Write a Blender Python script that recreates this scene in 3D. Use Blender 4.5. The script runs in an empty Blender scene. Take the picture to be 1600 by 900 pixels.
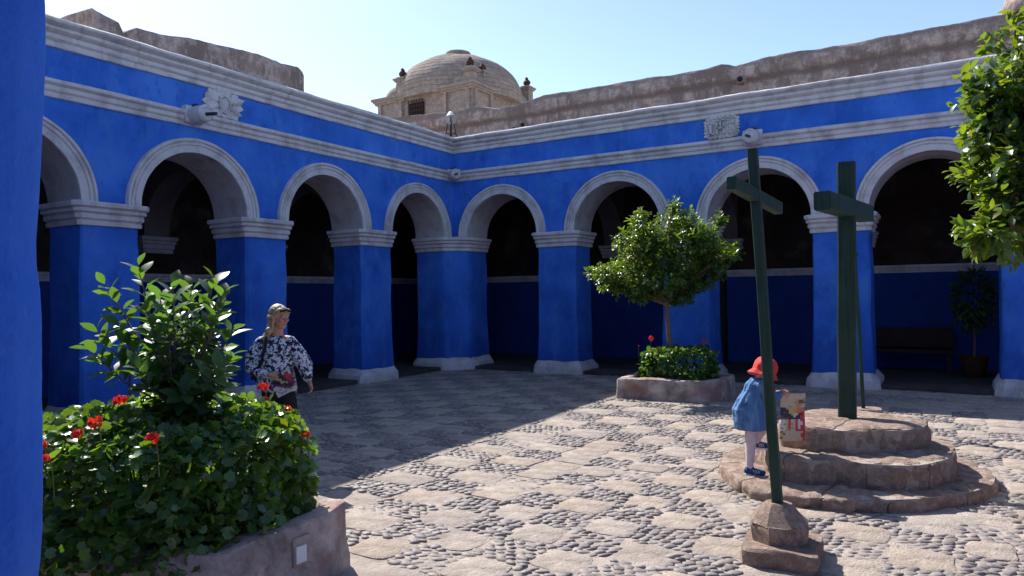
import bpy, bmesh, math, random
import numpy as np
from mathutils import Vector, Matrix, noise

rnd = random.Random(7)
PI = math.pi
SC = bpy.context.scene
COL = SC.collection
rad = math.radians

# ------------------------------------------------------------------ camera
# world: the courtyard corner is the origin, +x runs along the right wall, -y along the left wall
def W(r, l, z):
    return Vector((r, -l, z))
CAM = Vector((10.044, -13.926, 1.75))
YAW = 0.545162
cam_d = bpy.data.cameras.new("camera")
cam = bpy.data.objects.new("camera", cam_d)
COL.objects.link(cam)
cam_d.sensor_width = 36.0
cam_d.lens = 1126.1 / 1600 * 36
cam_d.clip_start = 0.05
cam_d.clip_end = 2000
cam.matrix_world = Matrix.Translation(CAM) @ Matrix.Rotation(YAW, 4, 'Z') @ Matrix.Rotation(PI/2 + 0.00881, 4, 'X') @ Matrix.Rotation(-0.0141, 4, 'Z')
SC.camera = cam
RIGHT = Vector((math.cos(YAW), math.sin(YAW), 0))
FWD = Vector((-math.sin(YAW), math.cos(YAW), 0))

# ------------------------------------------------------------------ light
SUNDIR = Vector((-0.93, 0.43, 1.0)).normalized()      # towards the sun
elev = math.asin(SUNDIR.z)
azim = math.atan2(SUNDIR.x, SUNDIR.y)                  # clockwise from +Y
world = bpy.data.worlds.new("World")
SC.world = world
world.use_nodes = True
wn = world.node_tree
wn.nodes.clear()
wo = wn.nodes.new('ShaderNodeOutputWorld')
bg = wn.nodes.new('ShaderNodeBackground')
sky = wn.nodes.new('ShaderNodeTexSky')
sky.sky_type = 'NISHITA'
sky.sun_disc = False
sky.sun_elevation = elev
sky.sun_rotation = azim
sky.altitude = 2300
sky.air_density = 1.0
sky.dust_density = 2.6
sky.ozone_density = 0.6
bg.inputs['Strength'].default_value = 0.15
wn.links.new(sky.outputs[0], bg.inputs[0])
wn.links.new(bg.outputs[0], wo.inputs[0])
sun_d = bpy.data.lights.new("sun", 'SUN')
sun_d.energy = 5.0
sun_d.angle = rad(0.5)
sun_d.color = (1.0, 0.95, 0.88)
sun = bpy.data.objects.new("sun", sun_d)
COL.objects.link(sun)
sun.matrix_world = SUNDIR.to_track_quat('Z', 'Y').to_matrix().to_4x4()
SC.view_settings.view_transform = 'Standard'
SC.view_settings.look = 'None'
SC.view_settings.exposure = 0.76
SC.view_settings.gamma = 1.0

# ------------------------------------------------------------------ materials
class NT:
    def __init__(s, name):
        s.m = bpy.data.materials.new(name); s.m.use_nodes = True
        s.t = s.m.node_tree; s.t.nodes.clear()
        s.out = s.n('ShaderNodeOutputMaterial'); s.b = s.n('ShaderNodeBsdfPrincipled')
        s.l(s.b.outputs[0], s.out.inputs[0])
        s.tc = s.n('ShaderNodeTexCoord')
        s.co = s.tc.outputs['Object']
    def n(s, t, **k):
        x = s.t.nodes.new(t)
        for a, b in k.items(): setattr(x, a, b)
        return x
    def l(s, a, b): s.t.links.new(a, b)
    def noise(s, scale, detail=4, rough=0.55, co=None, stretch=None):
        x = s.n('ShaderNodeTexNoise'); x.inputs['Scale'].default_value = scale
        x.inputs['Detail'].default_value = detail; x.inputs['Roughness'].default_value = rough
        c = co or s.co
        if stretch:
            mp = s.n('ShaderNodeMapping'); mp.inputs['Scale'].default_value = stretch
            s.l(c, mp.inputs[0]); c = mp.outputs[0]
        s.l(c, x.inputs['Vector']); return x.outputs['Fac']
    def ramp(s, f, stops):
        r = s.n('ShaderNodeValToRGB'); e = r.color_ramp.elements
        while len(e) < len(stops): e.new(0.5)
        for i, (p, c) in enumerate(stops):
            e[i].position = p; e[i].color = (c[0], c[1], c[2], 1) if hasattr(c, '__len__') else (c, c, c, 1)
        s.l(f, r.inputs[0]); return r.outputs[0]
    def mix(s, f, a, b, mode='MIX'):
        x = s.n('ShaderNodeMix', data_type='RGBA', blend_type=mode)
        for sock, v in ((x.inputs[0], f), (x.inputs[6], a), (x.inputs[7], b)):
            if hasattr(v, 'links'): s.l(v, sock)
            elif hasattr(v, '__len__'): sock.default_value = (v[0], v[1], v[2], 1)
            else: sock.default_value = v
        return x.outputs[2]
    def math(s, op, a, b=0.0):
        x = s.n('ShaderNodeMath', operation=op)
        for sock, v in ((x.inputs[0], a), (x.inputs[1], b)):
            if hasattr(v, 'links'): s.l(v, sock)
            else: sock.default_value = v
        return x.outputs[0]
    def bump(s, h, strength=0.5, dist=0.01):
        x = s.n('ShaderNodeBump'); x.inputs['Strength'].default_value = strength
        x.inputs['Distance'].default_value = dist
        s.l(h, x.inputs['Height']); s.l(x.outputs[0], s.b.inputs['Normal'])
    def zc(s):
        g = s.n('ShaderNodeNewGeometry'); x = s.n('ShaderNodeSeparateXYZ')
        s.l(g.outputs['Position'], x.inputs[0]); return x.outputs[2]
    def fin(s, col, rough=0.9, spec=0.3):
        if hasattr(col, 'links'): s.l(col, s.b.inputs['Base Color'])
        else: s.b.inputs['Base Color'].default_value = (*col, 1)
        if hasattr(rough, 'links'): s.l(rough, s.b.inputs['Roughness'])
        else: s.b.inputs['Roughness'].default_value = rough
        s.b.inputs['Specular IOR Level'].default_value = spec
        return s.m

def simple(name, c, rough=0.8, spec=0.3, var=0.15, scale=12, metal=0, bump=0.0):
    t = NT(name)
    f = t.noise(scale, 5)
    col = t.ramp(f, [(0.3, [x*(1-var) for x in c]), (0.7, [min(1, x*(1+var)) for x in c])])
    t.b.inputs['Metallic'].default_value = metal
    if bump: t.bump(f, bump, 0.01)
    return t.fin(col, rough, spec)

def mat_blue():
    t = NT('blue_limewash')
    big = t.noise(0.9, 6, 0.6)
    col = t.ramp(big, [(0.34, (0.024, 0.112, 0.47)), (0.5, (0.036, 0.155, 0.60)), (0.66, (0.066, 0.215, 0.68))])
    # worn, damp foot of the walls
    h = t.math('ADD', t.zc(), t.math('MULTIPLY', t.noise(1.6, 5, 0.6), 1.6))
    low = t.ramp(h, [(0.9, 1.0), (1.9, 0.0)]) if False else t.ramp(t.math('DIVIDE', h, 3.0), [(0.38, 1.0), (0.62, 0.0)])
    col = t.mix(low, col, t.mix(0.85, col, (0.024, 0.090, 0.42)))
    fade = t.ramp(t.noise(3.1, 8, 0.7, stretch=(1, 1, 0.45)), [(0.50, 0.0), (0.64, 0.55)])
    col = t.mix(fade, col, (0.085, 0.22, 0.60))
    dk = t.ramp(t.noise(2.3, 8, 0.72, stretch=(1.2, 1.2, 0.6)), [(0.54, 0.0), (0.66, 0.6)])
    col = t.mix(dk, col, (0.018, 0.075, 0.36))
    spots = t.ramp(t.noise(9, 4, 0.5), [(0.66, 0.0), (0.72, 1.0)])
    col = t.mix(t.math('MULTIPLY', spots, 0.35), col, (0.02, 0.085, 0.38))
    chips = t.ramp(t.noise(6.5, 7, 0.62, stretch=(1, 1, 1.6)), [(0.735, 0.0), (0.75, 1.0)])
    col = t.mix(t.math('MULTIPLY', chips, 0.6), col, (0.22, 0.28, 0.5))
    t.bump(t.math('ADD', t.noise(7, 6, 0.6), t.math('MULTIPLY', t.noise(60, 4, 0.6), 0.25)), 0.55, 0.03)
    return t.fin(col, 0.85, 0.25)

def mat_trim(name='white_limewash', base=(0.62, 0.575, 0.57), dark=(0.43, 0.39, 0.385)):
    t = NT(name)
    f = t.noise(2.5, 7, 0.62)
    col = t.ramp(f, [(0.32, dark), (0.5, base), (0.75, [x*1.08 for x in base])])
    st = t.ramp(t.noise(14, 6, 0.65), [(0.62, 0.0), (0.72, 1.0)])
    col = t.mix(t.math('MULTIPLY', st, 0.5), col, (0.30, 0.265, 0.24))
    dr = t.ramp(t.noise(5, 7, 0.7, stretch=(1, 1, 0.3)), [(0.53, 0.0), (0.62, 0.5)])
    col = t.mix(dr, col, (0.36, 0.31, 0.29))
    t.bump(t.math('ADD', t.noise(18, 6, 0.6), t.math('MULTIPLY', t.noise(80, 3), 0.4)), 0.6, 0.012)
    return t.fin(col, 0.85, 0.25)

def mat_sillar(name, light, mid, dark, streak=True, sc=1.0, band=None, courses=False):
    t = NT(name)
    f = t.noise(1.3*sc, 9, 0.68)
    col = t.ramp(f, [(0.36, dark), (0.46, mid), (0.54, light), (0.66, [x*1.2 for x in light])])
    g0 = t.noise(5.5*sc, 8, 0.7)
    col = t.mix(0.7, col, t.ramp(g0, [(0.38, [x*0.8 for x in dark]), (0.5, mid), (0.60, [min(1, x*1.35) for x in light])]))
    if streak:
        v = t.noise(1.7*sc, 7, 0.68, stretch=(1, 1, 0.25))
        col = t.mix(t.ramp(v, [(0.50, 0.0), (0.60, 0.85)]), col, [x*0.6 for x in dark])
        v2 = t.noise(2.9*sc, 8, 0.72, stretch=(1, 1, 0.45))
        col = t.mix(t.ramp(v2, [(0.54, 0.0), (0.59, 0.6)]), col, [min(1, x*1.35) for x in light])
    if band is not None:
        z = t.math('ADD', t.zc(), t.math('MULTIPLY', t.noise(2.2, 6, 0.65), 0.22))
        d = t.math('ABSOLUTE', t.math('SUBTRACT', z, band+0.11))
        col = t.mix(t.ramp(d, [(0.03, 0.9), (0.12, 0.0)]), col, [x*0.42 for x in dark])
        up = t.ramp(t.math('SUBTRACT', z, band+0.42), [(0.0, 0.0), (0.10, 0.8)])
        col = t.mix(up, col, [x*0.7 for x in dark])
    if courses:
        br = t.n('ShaderNodeTexBrick'); br.inputs['Scale'].default_value = 1.0
        br.inputs['Brick Width'].default_value = 0.75; br.inputs['Row Height'].default_value = 0.34; br.inputs['Mortar Size'].default_value = 0.022
        gp = t.n('ShaderNodeSeparateXYZ'); t.l(t.co, gp.inputs[0]); cb = t.n('ShaderNodeCombineXYZ')
        t.l(t.math('ADD', gp.outputs[0], gp.outputs[1]), cb.inputs[0]); t.l(gp.outputs[2], cb.inputs[1]); t.l(cb.outputs[0], br.inputs['Vector'])
        br.inputs['Color1'].default_value = (0, 0, 0, 1); br.inputs['Color2'].default_value = (0.3, 0.3, 0.3, 1); br.inputs['Mortar'].default_value = (1, 1, 1, 1)
        col = t.mix(t.math('MULTIPLY', br.outputs['Color'], 0.45), col, [x*0.7 for x in dark])
    g = t.noise(30*sc, 6, 0.68)
    col = t.mix(0.45, col, t.mix(g, [x*0.4 for x in mid], [min(1, x*1.6) for x in mid]))
    pit = t.ramp(t.noise(45*sc, 3, 0.5), [(0.32, 1.0), (0.40, 0.0)])
    col = t.mix(t.math('MULTIPLY', pit, 0.6), col, [x*0.35 for x in dark])
    t.bump(t.math('ADD', t.noise(9*sc, 8, 0.7), t.math('MULTIPLY', t.noise(50*sc, 5, 0.65), 0.5)), 1.0, 0.05)
    return t.fin(col, 0.95, 0.15)

def mat_slab(name='slab_stone', lo=(0.30, 0.25, 0.21), hi=(0.51, 0.44, 0.375)):
    t = NT(name)
    oi = t.n('ShaderNodeAttribute', attribute_name='tint')
    f = t.noise(6, 7, 0.6)
    col = t.ramp(f, [(0.3, lo), (0.62, hi)])
    col = t.mix(0.55, col, oi.outputs['Color'], 'MULTIPLY')
    o2 = t.n('ShaderNodeObjectInfo')
    col = t.mix(t.math('MULTIPLY', o2.outputs['Random'], 0.30), col, (0.33, 0.27, 0.24))
    pit = t.ramp(t.noise(42, 3, 0.5), [(0.345, 1.0), (0.385, 0.0)])
    col = t.mix(t.math('MULTIPLY', pit, 0.6), col, (0.17, 0.13, 0.11))
    t.bump(t.math('ADD', t.noise(9, 8, 0.7), t.math('MULTIPLY', t.noise(45, 5, 0.65), 0.6)), 1.0, 0.03)
    return t.fin(col, 0.92, 0.2)

def mat_cobble():
    t = NT('river_cobble')
    a = t.n('ShaderNodeAttribute', attribute_name='tint')
    o2 = t.n('ShaderNodeObjectInfo')
    f = t.noise(14, 5, 0.6)
    col = t.ramp(f, [(0.3, (0.17, 0.148, 0.14)), (0.7, (0.34, 0.30, 0.28))])
    col = t.mix(0.8, col, a.outputs['Color'], 'MULTIPLY')
    t.bump(t.noise(60, 4), 0.3, 0.01)
    return t.fin(col, 0.62, 0.35)

def mat_mortar():
    t = NT('dusty_mortar')
    f = t.noise(5, 8, 0.65)
    col = t.ramp(f, [(0.3, (0.26, 0.22, 0.19)), (0.6, (0.45, 0.39, 0.34))])
    t.bump(t.math('ADD', t.noise(22, 6, 0.65), t.noise(90, 3)), 0.9, 0.015)
    return t.fin(col, 0.95, 0.15)

def mat_leaf(name, c, trans=(0.30, 0.55, 0.05), rough=0.36, tf=0.4, spec=0.5):
    t = NT(name)
    a = t.n('ShaderNodeAttribute', attribute_name='tint')
    f = t.noise(40, 2)
    col = t.mix(0.75, t.mix(f, [x*0.75 for x in c], [x*1.25 for x in c]), a.outputs['Color'], 'MULTIPLY')
    col2 = t.mix(0.6, trans, a.outputs['Color'], 'MULTIPLY')
    t.fin(col, rough, spec)
    tr = t.n('ShaderNodeBsdfTranslucent')
    t.l(col2, tr.inputs[0])
    mx = t.n('ShaderNodeMixShader'); mx.inputs[0].default_value = tf
    t.l(t.b.outputs[0], mx.inputs[1]); t.l(tr.outputs[0], mx.inputs[2])
    t.l(mx.outputs[0], t.out.inputs[0])
    return t.m

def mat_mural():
    t = NT('shaded_mural')  # all tones darkened, so the colour carries the shade inside the arcade
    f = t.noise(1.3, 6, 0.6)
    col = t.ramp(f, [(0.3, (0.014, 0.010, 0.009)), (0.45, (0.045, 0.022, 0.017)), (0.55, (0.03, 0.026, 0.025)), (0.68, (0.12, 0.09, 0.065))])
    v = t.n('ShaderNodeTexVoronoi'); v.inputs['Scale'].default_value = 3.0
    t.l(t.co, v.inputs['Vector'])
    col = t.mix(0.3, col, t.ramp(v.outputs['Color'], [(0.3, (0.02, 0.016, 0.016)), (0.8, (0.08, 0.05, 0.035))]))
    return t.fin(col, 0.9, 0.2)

def mat_floral():
    t = NT('floral_fabric')
    base = t.ramp(t.noise(60, 4), [(0.3, (0.50, 0.55, 0.66)), (0.7, (0.74, 0.78, 0.86))])
    d = t.ramp(t.noise(26, 4, 0.62), [(0.505, 0.0), (0.53, 1.0)])
    col = t.mix(d, base, (0.012, 0.022, 0.05))
    g = t.ramp(t.noise(31, 3, 0.5, stretch=(1.3, 1, 1)), [(0.58, 0.0), (0.60, 1.0)])
    col = t.mix(g, col, (0.03, 0.075, 0.055))
    p = t.ramp(t.noise(37, 2, 0.5, stretch=(1, 1.4, 1)), [(0.665, 0.0), (0.68, 1.0)])
    col = t.mix(p, col, (0.45, 0.05, 0.09))
    t.bump(t.noise(35, 4), 0.4, 0.01)
    return t.fin(col, 0.85, 0.2)

def mat_denim():
    t = NT('denim')
    f = t.noise(9, 6, 0.6)
    col = t.ramp(f, [(0.3, (0.045, 0.125, 0.29)), (0.7, (0.10, 0.225, 0.44))])
    fo = t.noise(16, 3, 0.5, stretch=(1.6, 1.6, 0.25))
    col = t.mix(0.25, col, t.ramp(fo, [(0.4, (0.05, 0.12, 0.27)), (0.62, (0.24, 0.42, 0.66))]))
    t.bump(fo, 0.7, 0.03)
    return t.fin(col, 0.85, 0.2)

def mat_planter(name='rough_planter_plaster'):
    t = NT(name)
    f = t.noise(3.2, 7, 0.65)
    col = t.ramp(f, [(0.36, (0.20, 0.165, 0.145)), (0.5, (0.40, 0.335, 0.295)), (0.62, (0.60, 0.52, 0.46))])
    r = t.ramp(t.noise(1.7, 5, 0.6), [(0.5, 0.0), (0.68, 0.7)])
    col = t.mix(r, col, (0.30, 0.15, 0.12))
    k = t.ramp(t.noise(26, 5, 0.62), [(0.63, 0.0), (0.69, 1.0)])
    col = t.mix(t.math('MULTIPLY', k, 0.7), col, (0.12, 0.095, 0.10))
    t.bump(t.math('ADD', t.noise(8, 7, 0.65), t.math('MULTIPLY', t.noise(60, 3), 0.3)), 0.8, 0.03)
    return t.fin(col, 0.95, 0.15)

def mat_green():
    t = NT('green_painted_wood')
    g = t.noise(34, 6, 0.65, stretch=(1, 1, 0.06))
    col = t.ramp(g, [(0.35, (0.011, 0.032, 0.022)), (0.6, (0.022, 0.055, 0.038))])
    col = t.mix(t.ramp(t.noise(3, 7, 0.7), [(0.45, 0.0), (0.65, 0.7)]), col, (0.032, 0.062, 0.046))
    chip = t.ramp(t.noise(16, 7, 0.7, stretch=(1, 1, 0.35)), [(0.665, 0.0), (0.68, 1.0)])
    col = t.mix(t.math('MULTIPLY', chip, 0.75), col, (0.11, 0.095, 0.07))
    t.bump(g, 0.5, 0.008)
    return t.fin(col, 0.62, 0.25)

M = dict(
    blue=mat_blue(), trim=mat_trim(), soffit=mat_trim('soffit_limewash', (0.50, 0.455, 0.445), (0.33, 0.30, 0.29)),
    sillar=mat_sillar('weathered_sillar', (0.62, 0.48, 0.43), (0.40, 0.295, 0.255), (0.19, 0.13, 0.118)),
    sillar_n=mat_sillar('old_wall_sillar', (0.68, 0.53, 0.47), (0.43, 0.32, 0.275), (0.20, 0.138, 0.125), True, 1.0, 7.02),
    dome=mat_sillar('dome_sillar', (0.42, 0.34, 0.29), (0.35, 0.28, 0.24), (0.24, 0.185, 0.16), False, 0.7, None, True),
    step=mat_sillar('step_sillar', (0.60, 0.46, 0.385), (0.40, 0.295, 0.24), (0.24, 0.168, 0.138), False, 2.2),
    slab=mat_slab(), cobble=mat_cobble(), mortar=mat_mortar(), planter=mat_planter(),
    leaf_big=mat_leaf('shrub_leaf', (0.045, 0.105, 0.035), (0.20, 0.42, 0.04), 0.42, 0.30, 0.4),
    leaf_tree=mat_leaf('citrus_leaf', (0.040, 0.105, 0.025), (0.34, 0.58, 0.03), 0.34, 0.28, 0.5),
    leaf_ger=mat_leaf('geranium_leaf', (0.04, 0.125, 0.03), (0.30, 0.60, 0.03), 0.36, 0.24, 0.6),
    bark=simple('bark', (0.17, 0.12, 0.085), 0.9, 0.2, 0.3, 20, bump=0.6),
    stem=simple('green_stem', (0.12, 0.16, 0.05), 0.7, 0.3, 0.3, 20),
    soil=simple('soil', (0.05, 0.035, 0.028), 0.95, 0.1, 0.4, 25, bump=0.8),
    flower=mat_leaf('red_petal', (0.75, 0.02, 0.012), (0.85, 0.04, 0.02), 0.6, 0.35, 0.3),
    green=mat_green(),
    mural=mat_mural(), dark_wood=simple('dark_wood', (0.035, 0.02, 0.014), 0.7, 0.3, 0.3, 8),
    navy=simple('shaded_blue_paint', (0.016, 0.050, 0.24), 0.85, 0.25, 0.15, 2, bump=.3), plaster=simple('dim_plaster', (0.17, 0.15, 0.135), 0.9, 0.2, 0.25, 2),  # dado blue and plaster darkened: arcade shade put into the colour
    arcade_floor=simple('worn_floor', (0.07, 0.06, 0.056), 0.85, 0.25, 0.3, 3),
    metal=simple('dark_metal', (0.05, 0.045, 0.045), 0.5, 0.5, 0.2, 20, 0.6),
    rust=simple('rusty_iron', (0.07, 0.035, 0.025), 0.85, 0.2, 0.4, 20),
    white=simple('white_paint', (0.75, 0.75, 0.73), 0.5, 0.4, 0.05, 6),
    skin=simple('skin', (0.52, 0.27, 0.19), 0.55, 0.35, 0.08, 20),
    hair=simple('blonde_hair', (0.42, 0.30, 0.17), 0.55, 0.4, 0.35, 35, bump=0.6),
    floral=mat_floral(), denim=mat_denim(),
    black=simple('black_fabric', (0.015, 0.015, 0.02), 0.8, 0.3, 0.3, 15, bump=0.3),
    red=simple('red_cotton', (0.62, 0.055, 0.045), 0.8, 0.25, 0.12, 30, bump=0.3),
    tights=simple('pale_tights', (0.60, 0.50, 0.53), 0.8, 0.25, 0.1, 25),
    shoe=simple('blue_suede', (0.02, 0.07, 0.17), 0.8, 0.25, 0.2, 30),
    terracotta=simple('terracotta', (0.09, 0.04, 0.025), 0.9, 0.2, 0.2, 10),
)

# ------------------------------------------------------------------ helpers
def nz(p, s=1.0, seed=0.0):
    return noise.noise(Vector((p[0]*s + seed, p[1]*s + seed*1.7, p[2]*s - seed)))

def mesh_of(name, verts, faces, m=None, smooth=None, tint=None):
    me = bpy.data.meshes.new(name)
    me.from_pydata([tuple(v) for v in verts], [], faces)
    me.update()
    if smooth is not None:
        for p in me.polygons: p.use_smooth = True
        if smooth < 3: me.set_sharp_from_angle(angle=smooth)
    if tint is not None:
        at = me.attributes.new('tint', 'FLOAT_COLOR', 'POINT')
        a = np.ones((len(verts), 4), dtype=np.float32); a[:, :3] = tint
        at.data.foreach_set('color', a.ravel())
    if m: me.materials.append(m)
    return me

def link(name, me, parent=None, loc=None):
    o = bpy.data.objects.new(name, me); COL.objects.link(o)
    if parent: o.parent = parent
    if loc is not None: o.location = loc
    return o

class MB:
    def __init__(s): s.v = []; s.f = []
    def add(s, vs, fs):
        k = len(s.v); s.v += [Vector(v) for v in vs]; s.f += [tuple(i + k for i in f) for f in fs]
    def box(s, c, size, rot=None, jit=0.0):
        c = Vector(c); hx, hy, hz = [x/2 for x in size]
        vs = []
        for dx, dy, dz in ((-1,-1,-1),(1,-1,-1),(1,1,-1),(-1,1,-1),(-1,-1,1),(1,-1,1),(1,1,1),(-1,1,1)):
            p = Vector((dx*hx, dy*hy, dz*hz))
            if jit: p += Vector((rnd.uniform(-jit, jit), rnd.uniform(-jit, jit), rnd.uniform(-jit, jit)))
            if rot is not None: p = rot @ p
            vs.append(c + p)
        s.add(vs, [(0,3,2,1),(4,5,6,7),(0,1,5,4),(1,2,6,5),(2,3,7,6),(3,0,4,7)])
    def tube(s, pts, rads, n=8, cap=True):
        pts = [Vector(p) for p in pts]
        if not hasattr(rads, '__len__'): rads = [rads]*len(pts)
        k = len(s.v); up = Vector((0.13, 0.31, 0.94))
        for i, p in enumerate(pts):
            d = (pts[min(i+1, len(pts)-1)] - pts[max(i-1, 0)])
            if d.length < 1e-9: d = Vector((0, 0, 1))
            d.normalize()
            a = d.cross(up)
            if a.length < 0.05: a = d.cross(Vector((1, 0, 0)))
            a.normalize(); b = d.cross(a)
            for j in range(n):
                t = 2*PI*j/n
                s.v.append(p + (a*math.cos(t) + b*math.sin(t))*rads[i])
        for i in range(len(pts)-1):
            for j in range(n):
                s.f.append((k+i*n+j, k+i*n+(j+1) % n, k+(i+1)*n+(j+1) % n, k+(i+1)*n+j))
        if cap:
            s.f.append(tuple(k+j for j in range(n))[::-1]); s.f.append(tuple(k+(len(pts)-1)*n+j for j in range(n)))
    def lathe(s, c, prof, n=16, axis=None):
        c = Vector(c); ax = Vector(axis or (0, 0, 1)).normalized()
        a = ax.orthogonal().normalized(); b = ax.cross(a); k = len(s.v)
        for r, z in prof:
            for j in range(n):
                t = 2*PI*j/n; s.v.append(c + ax*z + (a*math.cos(t) + b*math.sin(t))*max(r, 1e-4))
        for i in range(len(prof)-1):
            for j in range(n):
                s.f.append((k+i*n+j, k+i*n+(j+1) % n, k+(i+1)*n+(j+1) % n, k+(i+1)*n+j))
        s.f.append(tuple(k+j for j in range(n))[::-1]); s.f.append(tuple(k+(len(prof)-1)*n+j for j in range(n)))
    def ball(s, c, r, n=10, m=7, sq=(1, 1, 1), rot=None):
        c = Vector(c); k = len(s.v)
        s.v.append(c + (rot @ Vector((0, 0, -r*sq[2])) if rot else Vector((0, 0, -r*sq[2]))))
        for i in range(1, m):
            ph = -PI/2 + PI*i/m
            for j in range(n):
                t = 2*PI*j/n
                p = Vector((math.cos(ph)*math.cos(t)*r*sq[0], math.cos(ph)*math.sin(t)*r*sq[1], math.sin(ph)*r*sq[2]))
                s.v.append(c + (rot @ p if rot else p))
        s.v.append(c + (rot @ Vector((0, 0, r*sq[2])) if rot else Vector((0, 0, r*sq[2]))))
        for j in range(n):
            s.f.append((k, k+1+(j+1) % n, k+1+j))
            s.f.append((k+1+(m-2)*n+j, k+1+(m-2)*n+(j+1) % n, k+1+(m-1)*n))
        for i in range(m-2):
            for j in range(n):
                s.f.append((k+1+i*n+j, k+1+i*n+(j+1) % n, k+1+(i+1)*n+(j+1) % n, k+1+(i+1)*n+j))
    def grid(s, fn, nu, nv):
        k = len(s.v)
        for i in range(nu+1):
            for j in range(nv+1): s.v.append(Vector(fn(i/nu, j/nv)))
        for i in range(nu):
            for j in range(nv):
                s.f.append((k+i*(nv+1)+j, k+(i+1)*(nv+1)+j, k+(i+1)*(nv+1)+j+1, k+i*(nv+1)+j+1))
    def disp(s, amp, sc, seed=0):
        s.v = [v + Vector((nz(v, sc, seed), nz(v, sc, seed+11), nz(v, sc, seed+23)))*amp for v in s.v]
    def build(s, name, m, parent=None, smooth=None, tint=None, fix=True, origin=None):
        vs = s.v
        if origin is not None:
            vs = [v - origin for v in vs]
        me = mesh_of(name, vs, s.f, m, None, tint)
        if fix:
            bm = bmesh.new(); bm.from_mesh(me); bmesh.ops.recalc_face_normals(bm, faces=bm.faces); bm.to_mesh(me); bm.free()
        if smooth is not None:
            for p in me.polygons: p.use_smooth = True
            if smooth < 3: me.set_sharp_from_angle(angle=smooth)
        return link(name, me, parent, origin if parent is None else None)

def tag(o, label=None, cat=None, group=None, kind=None):
    if label: o['label'] = label
    if cat: o['category'] = cat
    if group: o['group'] = group
    if kind: o['kind'] = kind
    return o
def thing(name, label, cat, loc=(0, 0, 0), group=None):
    o = bpy.data.objects.new(name, None); COL.objects.link(o); o.location = loc
    o.empty_display_size = 0.2
    bpy.context.view_layer.update()
    return tag(o, label, cat, group)
def under(o, parent):
    """parent o (built in world coordinates) to a placed empty, keeping it where it stands"""
    o.parent = parent; o.matrix_parent_inverse = Matrix.Translation(-Vector(parent.location))
    return o

# ------------------------------------------------------------------ the courtyard floor
WR, WL = 13.95, 13.4
gm = MB(); gm.grid(lambda u, v: ((u-0.5)*900, (v-0.5)*900, -0.06), 6, 6)
ground = tag(gm.build('ground', M['mortar']), kind='structure')
ym = MB(); ym.grid(lambda u, v: (u*WR, -v*WL, 0.010 + 0.009*noise.noise(Vector((u*30, v*30, 0))) + 0.004*noise.noise(Vector((u*110, v*110, 4)))), 200, 200)
yard = ym.build('courtyard_floor', M['mortar'], smooth=3.2)
tag(yard, kind='structure')

def tri_count(): pass
cols = [0.0]
r_ = random.Random(3)
while cols[-1] < WR - 0.2:
    x = cols[-1]
    cols.append(x + ((0.54 if x < 6.3 else 0.39) * r_.uniform(0.92, 1.08)))
cols[-1] = WR
off = min(cols, key=lambda c: abs(c - 9.27)) - 9.27
cols = [c if c < 6 or c > 13.5 else c - off*min(1, (c-6)/2) for c in cols]
rows = [0.0]
while rows[-1] < WL - 0.2:
    y = rows[-1]
    rows.append(y + ((0.50 if y < 6.5 else 0.365) * r_.uniform(0.92, 1.08)))
rows[-1] = WL
off = min(rows, key=lambda c: abs(c - 8.41)) - 8.41
rows = [c if c < 5 or c > 13 else c - off*min(1, (c-5)/3) for c in rows]

planter_zones = [(4.9, 6.9, 10.4, 12.2), (5.2, 7.1, 1.2, 2.9), (8.2, 10.3, 5.3, 7.9), (8.8, 9.4, 8.6, 9.3)]
def rock_poly(pts, h, r, bev=0.012, dome=0.001, seg=3):
    """a slab with rounded corners: rings of a rounded polygon (skirt, shoulder, top) plus a centre"""
    n = len(pts); out = []
    for i in range(n):
        p0 = Vector(pts[i-1]).to_2d(); p1 = Vector(pts[i]).to_2d(); p2 = Vector(pts[(i+1) % n]).to_2d()
        a = p1 + (p0-p1).normalized()*r; b = p1 + (p2-p1).normalized()*r
        for k in range(seg+1):
            t = k/seg
            q = (a*(1-t)+p1*t)*(1-t) + (p1*(1-t)+b*t)*t
            out.append(q)
        m_ = (p1+p2)/2
        dd = (p2-p1).normalized(); nn = Vector((-dd.y, dd.x))
        out.append(m_ + nn*rnd.uniform(-0.022, 0.016))
    c = sum(out, Vector((0, 0)))/len(out)
    N = len(out); vs = []; tilt = Vector((rnd.uniform(-.015, .015), rnd.uniform(-.015, .015)))
    for q in out: vs.append((q.x, q.y, -0.03))
    for q in out: vs.append((q.x, q.y, h*0.78 + (q-c).dot(tilt)))
    for q in out:
        q2 = c + (q-c)*(1 - bev/max(0.05, (q-c).length)); vs.append((q2.x, q2.y, h + (q-c).dot(tilt)))
    vs.append((c.x, c.y, h+dome))
    f = []
    for ring in (0, 1):
        for j in range(N): f.append((ring*N+j, ring*N+(j+1) % N, (ring+1)*N+(j+1) % N, (ring+1)*N+j))
    for j in range(N): f.append((2*N+j, 2*N+(j+1) % N, 3*N))
    return vs, f

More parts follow.
